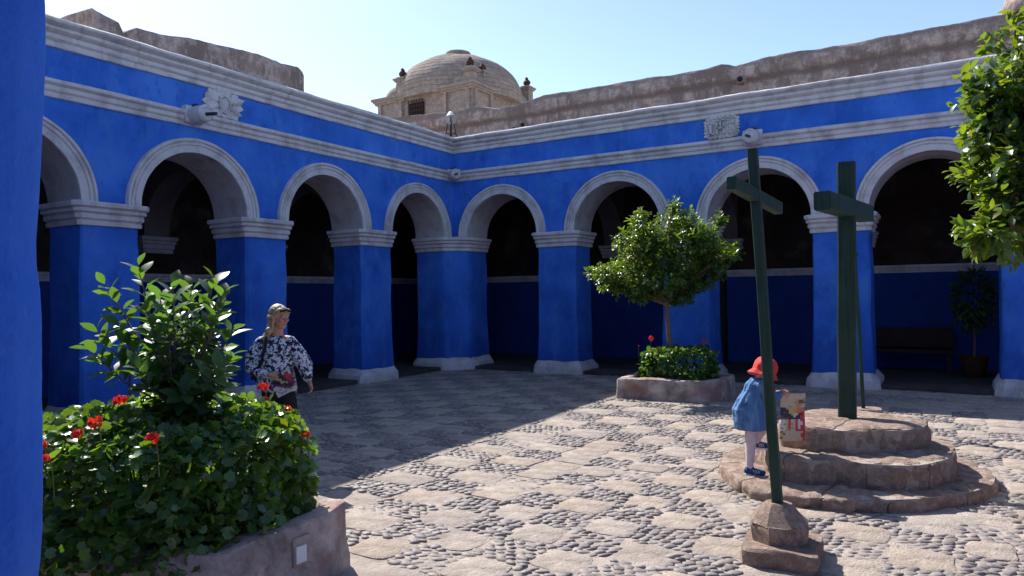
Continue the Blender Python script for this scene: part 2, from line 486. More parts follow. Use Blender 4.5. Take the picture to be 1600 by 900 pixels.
slabs = []; cobs = []
def inzone(R, L):
    return any(a+.1 < R < b-.1 and c+.1 < L < d-.1 for a, b, c, d in planter_zones)
def in_view(R, L):
    d = Vector((R, -L, 0)) - CAM; dep = d.dot(FWD); lat = d.dot(RIGHT)
    return dep > 3.0 and abs(lat/dep) < 0.75
def add_slab(r0, r1, l0, l1):
    j = lambda: rnd.uniform(-0.034, 0.034)
    pts = [(r0+j(), -l1+j()), (r1+j(), -l1+j()), (r1+j(), -l0+j()), (r0+j(), -l0+j())]
    slabs.append((pts, ((r0+r1)/2, (l0+l1)/2)))
cob_p = random.Random(21)
def add_cobbles(r0, r1, l0, l1):
    # each panel is laid in its own slightly turned rows of long flat stones
    th = cob_p.choice([0.2, 0.5, 0.7, 0.35, -0.1]) + cob_p.uniform(-.15, .15)
    cx, cy = (r0+r1)/2, (l0+l1)/2; c, s_ = math.cos(th), math.sin(th)
    n = 7; pa, pb = 0.090, 0.054
    for a in range(-n, n+1):
        for b in range(-n, n+1):
            u = (a + (0.5 if b % 2 else 0))*pa + cob_p.uniform(-.012, .012); v = b*pb + cob_p.uniform(-.006, .006)
            R = cx + u*c - v*s_; L = cy - (u*s_ + v*c)
            if not (r0-.012 < R < r1+.012 and l0-.008 < L < l1+.008): continue
            if not (0.02 < R < WR) or cob_p.random() < 0.04: continue
            cobs.append((R, L, 0.050*cob_p.uniform(.75, 1.2), 0.031*cob_p.uniform(.8, 1.2), th+cob_p.uniform(-.3, .3)))
for i in range(len(cols)-1):
    for j in range(len(rows)-1):
        r0, r1, l0, l1 = cols[i], cols[i+1], rows[j], rows[j+1]
        R, L = (r0+r1)/2, (l0+l1)/2
        if R > 7.0 and L < 2.0: continue
        if inzone(R, L): continue
        if L > 11.5 and R > 7.5: continue
        if (i+j) % 2 == 0: add_slab(r0+.014, r1-.014, l0+.014, l1-.014)
        else:
            if rnd.random() < 0.06: add_slab(r0+.02, r1-.02, l0+.02, l1-.02)
            else: add_cobbles(r0, r1, l0, l1)
l = 0.02
lim = min(r for r in rows if r > 1.9)
c0 = min(c for c in cols if c > 7.0)
c0 = [cols[i] for i in range(len(cols)-1) if (cols[i]+cols[i+1])/2 > 7.0][0]
lim = [rows[j] for j in range(len(rows)-1) if (rows[j]+rows[j+1])/2 >= 2.0][0]
nrow = 6
for k in range(nrow):
    la, lb = lim*k/nrow, lim*(k+1)/nrow
    r = c0
    while r < WR-0.2:
        w = rnd.uniform(0.38, 0.85)
        if r+w > WR: w = WR-r
        if rnd.random() < 0.78: add_slab(r+.012, r+w-.012, la+.012, lb-.012)
        else: add_cobbles(r, r+w, la, lb)
        r += w

def dist(R, L): return (Vector((R, -L, 0)) - CAM).length + (0 if in_view(R, L) else 100)
slabs.sort(key=lambda s: dist(*s[1]))
def slab_tint():
    k = rnd.uniform(0.72, 1.0); w = rnd.uniform(-0.04, 0.04)
    return (k+w, k, k-w*1.5)
rest = MB(); rest_t = []
for idx, (pts, c) in enumerate(slabs):
    cc = Vector((c[0], -c[1], 0))
    vs, f = rock_poly([(p[0]-cc.x, p[1]-cc.y) for p in pts], rnd.uniform(0.012, 0.025), rnd.uniform(0.02, 0.10))
    tint = slab_tint()
    if idx < 290:
        me = mesh_of('slab', vs, f, M['slab'], 0.5, tint)
        o = link('slab', me, yard, cc)
    else:
        rest.add([Vector(v)+cc for v in vs], f); rest_t += [tint]*len(vs)
if rest.v:
    me = mesh_of('slab_paving', rest.v, rest.f, M['slab'], 0.5, np.array(rest_t, dtype=np.float32))
    tag(link('slab_paving', me, yard), kind='stuff')
# cobbles
def cobble_np(seed):
    r = random.Random(seed); vs = []; n = 7
    ang = [2*PI*k/n + r.uniform(-.25, .25) for k in range(n)]
    rr = [r.uniform(.82, 1.18) for k in range(n)]
    for (s, z) in ((1.0, -0.6), (0.95, 0.45), (0.70, 0.88)):
        for a, q in zip(ang, rr): vs.append((math.cos(a)*q*s, math.sin(a)*q*s, z + (0.15*math.cos(a+seed))))
    vs.append((0, 0, 1.0)); f = []
    for ring in (0, 1):
        for j in range(n): f.append((ring*n+j, ring*n+(j+1) % n, (ring+1)*n+(j+1) % n, (ring+1)*n+j))
    for j in range(n): f.append((2*n+j, 2*n+(j+1) % n, 3*n))
    return vs, f
variants = [cobble_np(i) for i in range(9)]
vmesh = []
for i, (vs, f) in enumerate(variants):
    k = 0.7 + 0.08*(i % 5)
    vmesh.append(mesh_of('cobble', vs, f, M['cobble'], 3.2, (k+.03*(i % 3), k, k-.02*(i % 2))))
cobs.sort(key=lambda c: dist(c[0], c[1]))
rest = MB(); rt = []
for idx, (R, L, a, b, th) in enumerate(cobs):
    k = rnd.randrange(9); h = rnd.uniform(0.011, 0.021)
    bury = 0.010*max(0.0, noise.noise(Vector((R*1.3, L*1.3, 5)))*2.2)
    zz = 0.009 - bury
    if idx < 290:
        o = link('cobble', vmesh[k], yard, (R, -L, zz)); o.scale = (a, b, h); o.rotation_euler = (rnd.uniform(-.2, .2), rnd.uniform(-.2, .2), th)
    else:
        vs, f = variants[k]; c, s = math.cos(th), math.sin(th); t1, t2 = rnd.uniform(-.3, .3), rnd.uniform(-.3, .3)
        kk = rnd.uniform(0.62, 1.05); w = rnd.uniform(-.03, .05)
        rest.add([(R + v[0]*a*c - v[1]*b*s, -L + v[0]*a*s + v[1]*b*c, zz + v[2]*h + v[0]*t1*h + v[1]*t2*h) for v in vs], f)
        rt += [(kk+w, kk, kk-w)]*len(vs)
me = mesh_of('cobble_paving', rest.v, rest.f, M['cobble'], 3.2, np.array(rt, dtype=np.float32))
tag(link('cobble_paving', me, yard), kind='stuff')

# ------------------------------------------------------------------ arcade wings
DEP = 0.82; ZS = 3.10; ZT = 5.12
def offset_poly(poly, out):
    n = len(poly); res = []
    cx = sum(p[0] for p in poly)/n; cy = sum(p[1] for p in poly)/n
    area = sum(poly[i][0]*poly[(i+1) % n][1]-poly[(i+1) % n][0]*poly[i][1] for i in range(n))
    sg = 1 if area > 0 else -1
    for i in range(n):
        p0, p1, p2 = Vector(poly[i-1]), Vector(poly[i]), Vector(poly[(i+1) % n])
        d1 = (p1-p0).normalized(); d2 = (p2-p1).normalized()
        n1 = Vector((d1.y, -d1.x))*sg; n2 = Vector((d2.y, -d2.x))*sg
        m = (n1+n2).normalized(); k = out/max(0.3, m.dot(n1))
        res.append(p1 + m*k)
    return res
def chamfer(poly, c):
    n = len(poly); res = []
    for i in range(n):
        p0, p1, p2 = Vector(poly[i-1]), Vector(poly[i]), Vector(poly[(i+1) % n])
        cc = c*rnd.uniform(.7, 1.2)
        res.append(p1+(p0-p1).normalized()*cc); res.append(p1+(p2-p1).normalized()*cc)
    return res
def subdiv(poly, step):
    n = len(poly); res = []
    for i in range(n):
        a, b = Vector(poly[i]), Vector(poly[(i+1) % n]); k = max(1, int((b-a).length/step))
        for j in range(k): res.append(a + (b-a)*j/k)
    return res
def sweep_poly(P, poly, prof, step=0.14, amp=0.006, sc=4, seed=0):
    """profile (out, z) swept round a plan polygon; same vertex count at every ring"""
    mb = MB(); rings = []
    base = [offset_poly(poly, o) for o, z in prof]
    n = len(poly)
    ks = [max(1, int((Vector(poly[(i+1) % n])-Vector(poly[i])).length/step)) for i in range(n)]
    N = sum(ks)
    for (o, z), b in zip(prof, base):
        for i in range(n):
            a, c = b[i], b[(i+1) % n]
            for j in range(ks[i]):
                q = a + (c-a)*j/ks[i]; w = P(q.x, q.y, z)
                w = w + Vector((nz(w, sc, seed), nz(w, sc, seed+9), 0.6*nz(w, sc, seed+4)))*amp
                mb.v.append(w)
    for r in range(len(prof)-1):
        for j in range(N): mb.f.append((r*N+j, r*N+(j+1) % N, (r+1)*N+(j+1) % N, (r+1)*N+j))
    mb.f.append(tuple(range(N))[::-1]); mb.f.append(tuple((len(prof)-1)*N+j for j in range(N)))
    return mb
PIER_PROF = [(0.045, 0.05), (0.035, 0.3), (0.02, 0.55), (0.012, 0.9), (0.0, 1.3), (0.0, 1.7), (0.004, 2.1), (0.0, 2.45), (-0.008, 2.62), (0.0, 2.72), (0.0, 2.82)]
PLINTH_PROF = [(0.135, -0.04), (0.14, 0.06), (0.125, 0.13), (0.12, 0.17), (0.085, 0.21), (0.055, 0.26), (0.03, 0.295), (0.0, 0.30)]
CAP_PROF = [(0.0, 2.775), (0.03, 2.78), (0.038, 2.80), (0.038, 2.835), (0.024, 2.845), (0.04, 2.86), (0.062, 2.875), (0.064, 2.925), (0.05, 2.937), (0.068, 2.95), (0.092, 2.965), (0.094, 3.0), (0.08, 3.01), (0.10, 3.02), (0.122, 3.035), (0.125, 3.085), (0.115, 3.10), (0.0, 3.105)]
UP_PROF = [(0.0, 5.095), (0.035, 5.10), (0.042, 5.112), (0.042, 5.16), (0.03, 5.172), (0.062, 5.19), (0.07, 5.20), (0.07, 5.245), (0.055, 5.258), (0.10, 5.275), (0.125, 5.30), (0.125, 5.335), (0.11, 5.345), (0.165, 5.365), (0.195, 5.39), (0.197, 5.425), (0.17, 5.45), (0.05, 5.47), (-0.45, 5.46)]
LOW_PROF = [(0.0, 4.425), (0.03, 4.43), (0.036, 4.44), (0.036, 4.485), (0.024, 4.495), (0.05, 4.51), (0.056, 4.52), (0.056, 4.565), (0.044, 4.575), (0.075, 4.59), (0.095, 4.605), (0.098, 4.635), (0.085, 4.655), (0.0, 4.685)]

def wing(root, P, Wd, piers, s_beg=0.0, skip=(), back=True, mitre=(True, True), bays=None):
    """P maps (along, outward, up) to the world; piers are (s0, s1) along the wall"""
    edges = [0.0] + [x for p in piers for x in p] + [Wd]
    arches = []
    for i in range(len(piers)-1):
        arches.append((piers[i][1], piers[i+1][0]))
    ss = set([s_beg, 0.0, Wd])
    for a, b in arches:
        c, r = (a+b)/2, (b-a)/2
        for k in range(0, 25): ss.add(round(c - r*math.cos(PI*k/24), 5))
    for a, b in piers:
        n = max(2, int((b-a)/0.18))
        for k in range(n+1): ss.add(round(a+(b-a)*k/n, 5))
    ss = sorted(ss)
    def zlo(s):
        for a, b in arches:
            if a < s < b:
                c, r = (a+b)/2, (b-a)/2
                return ZS + math.sqrt(max(0, r*r-(s-c)**2))
        return ZS - 0.01
    mb = MB(); K = 9
    for fr in (0, 1):
        k0 = len(mb.v)
        for s in ss:
            z0 = zlo(s)
            for k in range(K+1):
                z = z0 + (ZT-z0)*k/K
                d = (0.012*noise.noise(Vector((s*1.7, z*1.7, 3+Wd))) + 0.006*noise.noise(Vector((s*6, z*6, 1)))) if fr == 0 else -DEP
                mb.v.append(P(s, d, z))
        for i in range(len(ss)-1):
            for k in range(K):
                a = k0+i*(K+1)+k
                mb.f.append((a, a+K+1, a+K+2, a+1) if fr == 0 else (a, a+1, a+K+2, a+K+1))
    n = len(ss)*(K+1)
    for i in range(len(ss)-1):
        a = i*(K+1)+K
        mb.f.append((a, a+K+1, n+a+K+1, n+a))
    under(mb.build('wall', M['blue'], smooth=0.7), root)
    # soffits and mouldings
    MP = [(0.0, -0.01), (0.0, 0.04), (0.004, 0.046), (0.095, 0.05), (0.10, 0.038), (0.112, 0.036), (0.12, 0.058), (0.152, 0.062), (0.158, 0.045), (0.168, 0.043), (0.178, 0.074), (0.212, 0.078), (0.222, 0.06), (0.224, -0.01)]
    for q, (a, b) in enumerate(arches):
        c, r = (a+b)/2, (b-a)/2
        so = MB()
        def fs(u, v, c=c, r=r):
            th = PI*u; rr = r - 0.004 + 0.006*noise.noise(Vector((u*7, v*3, c)))
            return P(c-rr*math.cos(th), -DEP + (DEP+0.0)*v - 0.002, ZS + rr*math.sin(th))
        so.grid(fs, 28, 5)
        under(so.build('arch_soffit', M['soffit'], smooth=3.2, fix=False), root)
        mo = MB(); n_ = 44; k0 = 0
        for i in range(n_+1):
            th = PI*i/n_
            for o, d in MP:
                rr = r + o; wob = 0.005*noise.noise(Vector((th*5, o*20, c)))
                mo.v.append(P(c-(rr+wob)*math.cos(th), d+wob, ZS + (rr+wob)*math.sin(th)))
        m_ = len(MP)
        for i in range(n_):
            for k in range(m_-1): mo.f.append((i*m_+k, (i+1)*m_+k, (i+1)*m_+k+1, i*m_+k+1))
        mo.f.append(tuple(range(m_))); mo.f.append(tuple(n_*m_+k for k in range(m_)))
        under(mo.build('arch_moulding', M['trim'], smooth=0.5), root)
    for q, (a, b) in enumerate(piers):
        if q in skip: continue
        if a == 0.0: poly = None
        else: poly = [(a, -DEP), (b, -DEP), (b, 0), (a, 0)]
        if poly is None: continue
        ch = chamfer(poly, 0.035)
        pl = under(sweep_poly(P, ch, PIER_PROF, 0.13, 0.02, 1.9, q*3.1+Wd).build('pillar', M['blue'], smooth=0.45), root)
        under(sweep_poly(P, chamfer(poly, 0.02), CAP_PROF, 0.12, 0.008, 5, q).build('capital', M['trim'], smooth=0.5), root)
        under(sweep_poly(P, chamfer(poly, 0.03), PLINTH_PROF, 0.10, 0.022, 4.5, q+5).build('plinth', M['trim'], smooth=0.6), root)
    # cornices: the ring mitres at the courtyard corners
    for nm, prof, amp in (('cornice', UP_PROF, 0.012), ('string_course', LOW_PROF, 0.008)):
        mb = MB(); n_ = int(Wd/0.12); m_ = len(prof)
        for i in range(n_+1):
            for j, (o, z) in enumerate(prof):
                s = o + (Wd-2*o)*i/n_
                w = P(s, o, z)
                k = amp*(1.6 if (j > m_-7 and nm == 'cornice') else 1)
                e = 0.35 if i in (0, n_) else 1
                w = w + Vector((0, 0, k*e*(noise.noise(Vector((s*1.1, Wd, j*0.12)))+0.5*noise.noise(Vector((s*5, Wd, j*0.7)))))) + (P(s, o+1, z)-w)*(k*0.6*noise.noise(Vector((s*3.3, 7+Wd, j*0.5))))
                mb.v.append(w)
        for i in range(n_):
            for k in range(m_-1): mb.f.append((i*m_+k, (i+1)*m_+k, (i+1)*m_+k+1, i*m_+k+1))
        under(mb.build(nm, M['trim'], smooth=0.5), root)

def box_world(mb, r0, r1, l0, l1, z0, z1):
    mb.box(((r0+r1)/2, -(l0+l1)/2, (z0+z1)/2), (r1-r0, l1-l0, z1-z0))

P_N = lambda s, d, z: Vector((s, -d, z))
P_W = lambda s, d, z: Vector((d, -s, z))
P_S = lambda s, d, z: Vector((s, -(WL-d), z))
P_E = lambda s, d, z: Vector((WR-d, -s, z))
PN = [(0, .4), (2.27, 3.19), (5.12, 6.05), (7.94, 8.87), (10.77, 11.69), (13.55, WR)]
PW = [(0, .4), (2.25, 3.14), (5.04, 5.92), (7.77, 8.62), (10.45, 11.33), (13.0, WL)]
north = thing('arcade_wing', 'blue painted arcade wing with white mouldings running to the right behind the green crosses', 'building', (6.9, 0, 0))
west = thing('arcade_wing', 'blue painted arcade wing with white mouldings running along the left side behind the woman', 'building', (0, -6.7, 0))
south = thing('arcade_wing', 'blue plastered arcade wing whose rounded pillar fills the left edge of the photo', 'building', (6.9, -WL, 0))
east = thing('arcade_wing', 'blue sunlit arcade wing closing the courtyard beyond the right edge', 'building', (WR, -6.7, 0))
wing(north, P_N, WR, PN)
wing(west, P_W, WL, PW)
wing(south, P_S, WR, PN, skip=(3,))
wing(east, P_E, WL, PW)
# the corner pillar, cut straight across the corner
cp = [(-DEP, -DEP), (0.4, -DEP), (0.4, 0.0), (0.0, 0.4), (-DEP, 0.4)]
PC = lambda r, l, z: Vector((r, -l, z))
under(sweep_poly(PC, chamfer(cp, 0.03), PIER_PROF, 0.13, 0.016, 2, 55).build('pillar', M['blue'], smooth=0.45), west)
under(sweep_poly(PC, chamfer(cp, 0.02), CAP_PROF, 0.12, 0.008, 5, 56).build('capital', M['trim'], smooth=0.5), west)
under(sweep_poly(PC, chamfer(cp, 0.03), PLINTH_PROF, 0.10, 0.022, 4.5, 57).build('plinth', M['trim'], smooth=0.6), west)
for (cx, cy, root) in ((WR, 0, north), (0, WL, west), (WR, WL, east)):
    sx = 1 if cx else -1; sy = 1 if cy else -1
    q = [(cx+sx*DEP, cy+sy*DEP), (cx-sx*.4, cy+sy*DEP), (cx-sx*.4, cy), (cx, cy-sy*.4), (cx+sx*DEP, cy-sy*.4)]
    under(sweep_poly(PC, q, PIER_PROF, 0.3, 0.01, 2, 5).build('pillar', M['blue'], smooth=0.45), root)
    under(sweep_poly(PC, q, CAP_PROF, 0.4, 0.006, 5, 6).build('capital', M['trim'], smooth=0.5), root)
    under(sweep_poly(PC, q, PLINTH_PROF, 0.3, 0.015, 4.5, 7).build('plinth', M['trim'], smooth=0.6), root)

# the near pillar: its eroded arris is what crosses the left edge of the picture
def near_pier():
    a, b = 7.94, 8.87; mb = MB()
    wob = [(0.0, -.02), (1.0, -.03), (1.31, -.020), (1.34, -.014), (1.41, -.005), (1.5, -.005), (1.58, -.001), (1.64, -.002), (1.76, 0), (1.80, -.012), (1.84, -.015), (1.9, -.007), (2.01, .004), (2.13, .006), (2.2, .005), (3.2, .005)]
    def wv(z):
        for (z0, v0), (z1, v1) in zip(wob, wob[1:]):
            if z0 <= z <= z1: return v0+(v1-v0)*(z-z0)/(z1-z0)
        return 0
    rings = 150; N = 0
    for i in range(rings+1):
        z = 0.05 + 2.8*i/rings
        w = wv(z)
        pts = []
        # court face (d=0) from a to b with a rounded arris at b, then the reveal back to d=-DEP
        for k in range(8): pts.append((a + (b-0.03-a)*k/8, 0.0))
        pts += [(b-0.028, 0.0), (b-0.024, -0.003), (b-0.016, -0.018), (b-0.008, -0.033), (b-0.003, -0.044), (b, -0.052)]
        for k in range(1, 15): pts.append((b, -0.052-(DEP-0.052)*k/14))
        for k in range(1, 5): pts.append((b-(b-a)*k/4, -DEP))
        N = len(pts)
        for (s, d) in pts:
            p = P_S(s, d, z)
            n1 = 0.014*noise.noise(Vector((p.x*2.2, p.y*2.2, z*2.2))) + 0.005*noise.noise(Vector((p.x*9, p.y*9, z*9)))
            p.x += (n1*0.3 + w*(1 if s > b-0.2 else 0)) + 0.029 + 0.0025*noise.noise(Vector((5, p.y*20, z*34)))
            p.y += n1*0.3 + 0.040
            mb.v.append(p)
    for r in range(rings):
        for j in range(N): mb.f.append((r*N+j, r*N+(j+1) % N, (r+1)*N+(j+1) % N, (r+1)*N+j))
    return mb
under(near_pier().build('pillar', M['blue'], smooth=0.9), south)
np_poly = [(7.94, -DEP), (8.87, -DEP), (8.87, 0), (7.94, 0)]
under(sweep_poly(P_S, chamfer(np_poly, .02), CAP_PROF, 0.12, 0.008, 5, 3).build('capital', M['trim'], smooth=0.5), south)
under(sweep_poly(P_S, chamfer(np_poly, .03), PLINTH_PROF, 0.10, 0.01, 4.5, 3).build('plinth', M['trim'], smooth=0.6), south)

# arcade interiors
BW = 3.3; CE = 4.5
def back_wall(root, P, s0, s1, doors=()):
    lo = MB(); spans = []; s = s0
    for a, b in doors: spans.append((s, a)); s = b
    spans.append((s, s1))
    def pb(mb, sa, sb, da, db, za, zb):
        vs = [P(x, y, z) for x in (sa, sb) for y in (da, db) for z in (za, zb)]
        mb.add(vs, [(0, 1, 3, 2), (4, 6, 7, 5), (0, 4, 5, 1), (2, 3, 7, 6), (0, 2, 6, 4), (1, 5, 7, 3)])
    up = MB(); mo = MB()
    for a, b in spans:
        pb(lo, a, b, -BW-0.3, -BW, -0.04, 2.09)
        pb(mo, a, b, -BW-0.3, -BW+0.03, 2.09, 2.14); pb(mo, a, b, -BW-0.3, -BW+0.055, 2.143, 2.19); pb(mo, a, b, -BW-0.3, -BW+0.085, 2.193, 2.25)
    pb(up, s0, s1, -BW-0.3, -BW-0.004, 2.253, CE+0.2)
    for a, b in doors:
        d = MB(); pb(d, a-.03, b+.03, -BW-0.25, -BW-0.18, -0.05, 2.30)
        for k in range(2):
            for z in (0.25, 0.95, 1.6):
                w = (b-a)/2; pb(d, a+w*k+.1, a+w*(k+1)-.1, -BW-0.18, -BW-0.15, z, z+0.5)
        under(d.build('door', M['dark_wood']), root)
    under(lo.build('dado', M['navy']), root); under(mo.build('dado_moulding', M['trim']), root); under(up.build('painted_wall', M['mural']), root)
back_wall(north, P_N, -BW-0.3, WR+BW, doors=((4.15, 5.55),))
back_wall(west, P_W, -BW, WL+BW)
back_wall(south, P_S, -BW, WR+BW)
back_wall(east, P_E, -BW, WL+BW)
def slab_box(root, P, s0, s1, d0, d1, z0, z1, name, m):
    mb = MB(); vs = [P(x, y, z) for x in (s0, s1) for y in (d0, d1) for z in (z0, z1)]
    mb.add(vs, [(0, 1, 3, 2), (4, 6, 7, 5), (0, 4, 5, 1), (2, 3, 7, 6), (0, 2, 6, 4), (1, 5, 7, 3)])
    return under(mb.build(name, m), root)
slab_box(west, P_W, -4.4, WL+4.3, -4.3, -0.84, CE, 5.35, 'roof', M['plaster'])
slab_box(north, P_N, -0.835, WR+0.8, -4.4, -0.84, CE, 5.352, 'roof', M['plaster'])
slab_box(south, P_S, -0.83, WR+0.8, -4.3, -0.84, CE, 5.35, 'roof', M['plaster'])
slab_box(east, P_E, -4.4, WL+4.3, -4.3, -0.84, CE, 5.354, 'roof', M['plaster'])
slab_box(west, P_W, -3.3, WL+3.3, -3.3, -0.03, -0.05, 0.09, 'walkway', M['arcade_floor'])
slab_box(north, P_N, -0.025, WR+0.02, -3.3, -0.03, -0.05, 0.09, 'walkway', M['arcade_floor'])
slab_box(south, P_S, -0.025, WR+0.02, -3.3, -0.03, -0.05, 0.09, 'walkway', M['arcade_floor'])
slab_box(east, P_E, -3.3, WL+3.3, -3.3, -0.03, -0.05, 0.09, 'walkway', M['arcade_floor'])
def transverse(root, P, a, b):
    c0, c1 = (a+b)/2-0.26, (a+b)/2+0.26
    d0, d1 = -BW+0.12, -DEP-0.12
    cd, r = (d0+d1)/2, (d1-d0)/2
    mb = MB(); n = 20
    for s in (c0, c1):
        for k in range(n+1):
            th = PI*k/n
            mb.v.append(P(s, cd - r*math.cos(th), 2.98 + r*math.sin(th))); mb.v.append(P(s, cd - (r+.12)*math.cos(th) if k not in (0, n) else (d0-.12 if k == 0 else d1+.12), CE+0.01))
    for k in range(n):
        q = 2*k; o = 2*(n+1)
        mb.f += [(q, q+1, q+3, q+2), (o+q, o+q+2, o+q+3, o+q+1), (q, q+2, o+q+2, o+q)]
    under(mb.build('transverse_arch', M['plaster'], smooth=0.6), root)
    poly = [(c0-.02, -BW-.01), (c1+.02, -BW-.01), (c1+.02, -BW+.14), (c0-.02, -BW+.14)]
    prof = [(o*0.8, z-0.13) for o, z in CAP_PROF]
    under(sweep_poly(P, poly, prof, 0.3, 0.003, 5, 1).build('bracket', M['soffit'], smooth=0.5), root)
for a, b in PN[1:-1]: transverse(north, P_N, a, b)
for a, b in PW[1:-1]: transverse(west, P_W, a, b)

# ------------------------------------------------------------------ water spouts and reliefs
def spout(label, base, axis, r, length):
    axis = Vector(axis).normalized()
    t = thing('water_spout', label, 'water spout', base, 'white water spouts on the string course')
    mb = MB(); mb.lathe(base - axis*0.05, [(r*1.02, 0), (r*1.0, length*.6), (r*.96, length*.9), (r*.9, length+.02), (r*.72, length+.05), (r*.70, length+.035)], 28, axis)
    mb.disp(0.012, 6, 3)
    under(mb.build('spout_body', M['trim'], smooth=0.5), t)
    p = MB(); e = base + axis*(length-0.08)
    down = (axis + Vector((0, 0, -0.12))).normalized()
    p.tube([e, e+down*0.3], [0.027, 0.027], 12); under(p.build('pipe', M['metal'], smooth=0.6), t)
    c = MB(); q = base + Vector((0, 0, r+0.01)) + axis*0.12
    c.ball(q, 0.055, 10, 6, (1.4, 1.0, .7)); under(c.build('lamp_cover', M['metal'], smooth=3.2), t)
    b = MB(); side = axis.cross(Vector((0, 0, 1)))
    b.box(base + axis*0.02 + Vector((0, 0, r*0.1)), (r*1.2, r*2.3, r*1.8), Matrix.Rotation(math.atan2(axis.y, axis.x), 3, 'Z')); b.disp(0.01, 7)
    under(b.build('mount_block', M['trim']), t)
spout('white cylindrical water spout beside the rosette on the left wing', W(0.0, 6.93, 4.58), (1, 0, 0), 0.14, 0.40)
spout('white round water spout in the inner corner where both wings meet', W(0.03, 0.03, 4.57), (1, -1, 0), 0.14, 0.36)
spout('white water spout with a bright pipe right of the lettered relief', W(6.95, 0.0, 4.6), (0, -1, 0), 0.15, 0.36)

def relief_rosette():
    t = thing('relief', 'white carved rosette with pointed leaves on the left wing above a water spout', 'relief', W(0, 6.36, 4.9))
    P = lambda a, b, d: Vector((0.0 + d, -6.36 - a, 4.89 + b))       # a: towards the viewer's left, b: up
    rot = Matrix.Rotation(PI/2, 3, 'Y')
    base = MB(); n = 40
    vs = [P(0, 0, .05)]
    for i in range(n):
        th = 2*PI*i/n; rr = 0.25 + 0.05*math.cos(8*th); vs.append(P(rr*1.3*math.cos(th), min(.21, max(-.21, rr*math.sin(th))), .035))
    for i in range(n):
        th = 2*PI*i/n; rr = 0.25 + 0.05*math.cos(8*th); vs.append(P(rr*1.3*math.cos(th), min(.21, max(-.21, rr*math.sin(th))), -.02))
    base.add(vs, [(0, 1+i, 1+(i+1) % n) for i in range(n)] + [(1+i, 1+n+i, 1+n+(i+1) % n, 1+(i+1) % n) for i in range(n)])
    under(base.build('backing', M['trim'], smooth=0.5), t)
    for i in range(8):
        th = 2*PI*i/8 + 0.39
        lf = MB(); L_ = 0.36 if i % 2 else 0.30
        def pt(u, w):
            k = math.sin(PI*min(1, u*0.96+0.04))**0.7*0.075
            x = 0.10+u*(L_-0.08); y = w*k*(1+0.25*math.sin(u*18))
            X = (x*math.cos(th)-y*math.sin(th))*1.15; Y = x*math.sin(th)+y*math.cos(th)
            return P(X, max(-.215, min(.215, Y)), 0.085 - 0.05*abs(w)**1.5 - 0.02*u + 0.01*math.sin(u*14))
        lf.grid(lambda u, v: pt(u, v*2-1), 9, 6)
        under(lf.build('leaf', M['trim'], smooth=3.2, fix=False), t)
    o = MB(); o.ball(P(0, 0, .06), .1, 14, 10, (.45, .85, 1.15)); o.disp(.012, 22)
    under(o.build('medallion', M['trim'], smooth=3.2), t)
    ring = MB(); ring.tube([P(.095*math.cos(2*PI*i/24), .13*math.sin(2*PI*i/24), .08) for i in range(25)], .016, 6); under(ring.build('medallion_rim', M['trim'], smooth=3.2), t)
relief_rosette()
def relief_ihs():
    c = 6.365
    t = thing('relief', 'white carved square panel with raised IHS letters and a cross on the right wing', 'relief', W(c, 0, 4.9))
    P = lambda a, b, d: Vector((c + a, -d, 4.9 + b))
    base = MB(); n = 72; vs = [P(0, 0, .04)]
    def outl(th):
        k = 1/max(abs(math.cos(th)), abs(math.sin(th)))
        k = min(k, 1.22); sc = 1 + 0.05*math.sin(22*th)
        return 0.33*k*math.cos(th)*sc, min(.215, max(-.215, 0.215*k*math.sin(th)*sc))
    for d in (.04, -.02):
        for i in range(n):
            x, y = outl(2*PI*i/n); vs.append(P(x, y, d))
    base.add(vs, [(0, 1+i, 1+(i+1) % n) for i in range(n)] + [(1+i, 1+n+i, 1+n+(i+1) % n, 1+(i+1) % n) for i in range(n)])
    under(base.build('backing', M['trim'], smooth=0.5), t)
    for i in range(26):
        th = 2*PI*i/26; x, y = outl(th); m = MB()
        m.ball(P(x*.88, y*.9, .045), .036, 8, 5, (1.1, .9, .8), Matrix.Rotation(-th, 3, 'Y')); under(m.build('scallop', M['trim'], smooth=3.2), t)
    def bar(mb, x0, y0, x1, y1, w=.034, d=.12):
        p0, p1 = P(x0, y0, d*.5), P(x1, y1, d*.5); L_ = (p1-p0).length
        ang = math.atan2(y1-y0, x1-x0)
        mb.box((p0+p1)/2, (L_+w*.6, d, w), Matrix.Rotation(-ang, 3, 'Y'))
    m = MB(); bar(m, -.19, -.13, -.19, .06); bar(m, -.225, .06, -.155, .06, .02); bar(m, -.225, -.13, -.155, -.13, .02); under(m.build('letter_i', M['trim']), t)
    m = MB(); bar(m, -.07, -.13, -.07, .06); bar(m, .06, -.13, .06, .06); bar(m, -.07, -.03, .06, -.03); under(m.build('letter_h', M['trim']), t)
    m = MB(); S = [(.235, .045), (.2, .065), (.155, .05), (.15, .01), (.19, -.03), (.225, -.07), (.215, -.115), (.175, -.135), (.135, -.11)]
    m.tube([P(x, y, .05) for x, y in S], .022, 8); under(m.build('letter_s', M['trim'], smooth=3.2), t)
    m = MB(); bar(m, 0, -.01, 0, .17, .026); bar(m, -.05, .12, .05, .12, .024); under(m.build('cross_mark', M['trim']), t)
    for sx in (-1, 1):
        m = MB(); m.tube([P(sx*(.12+.09*math.cos(k*.7)*(1-k*.09)), .135+.055*math.sin(k*.7)*(1-k*.09), .05) for k in range(10)], .014, 6); under(m.build('scroll', M['trim'], smooth=3.2), t)
relief_ihs()

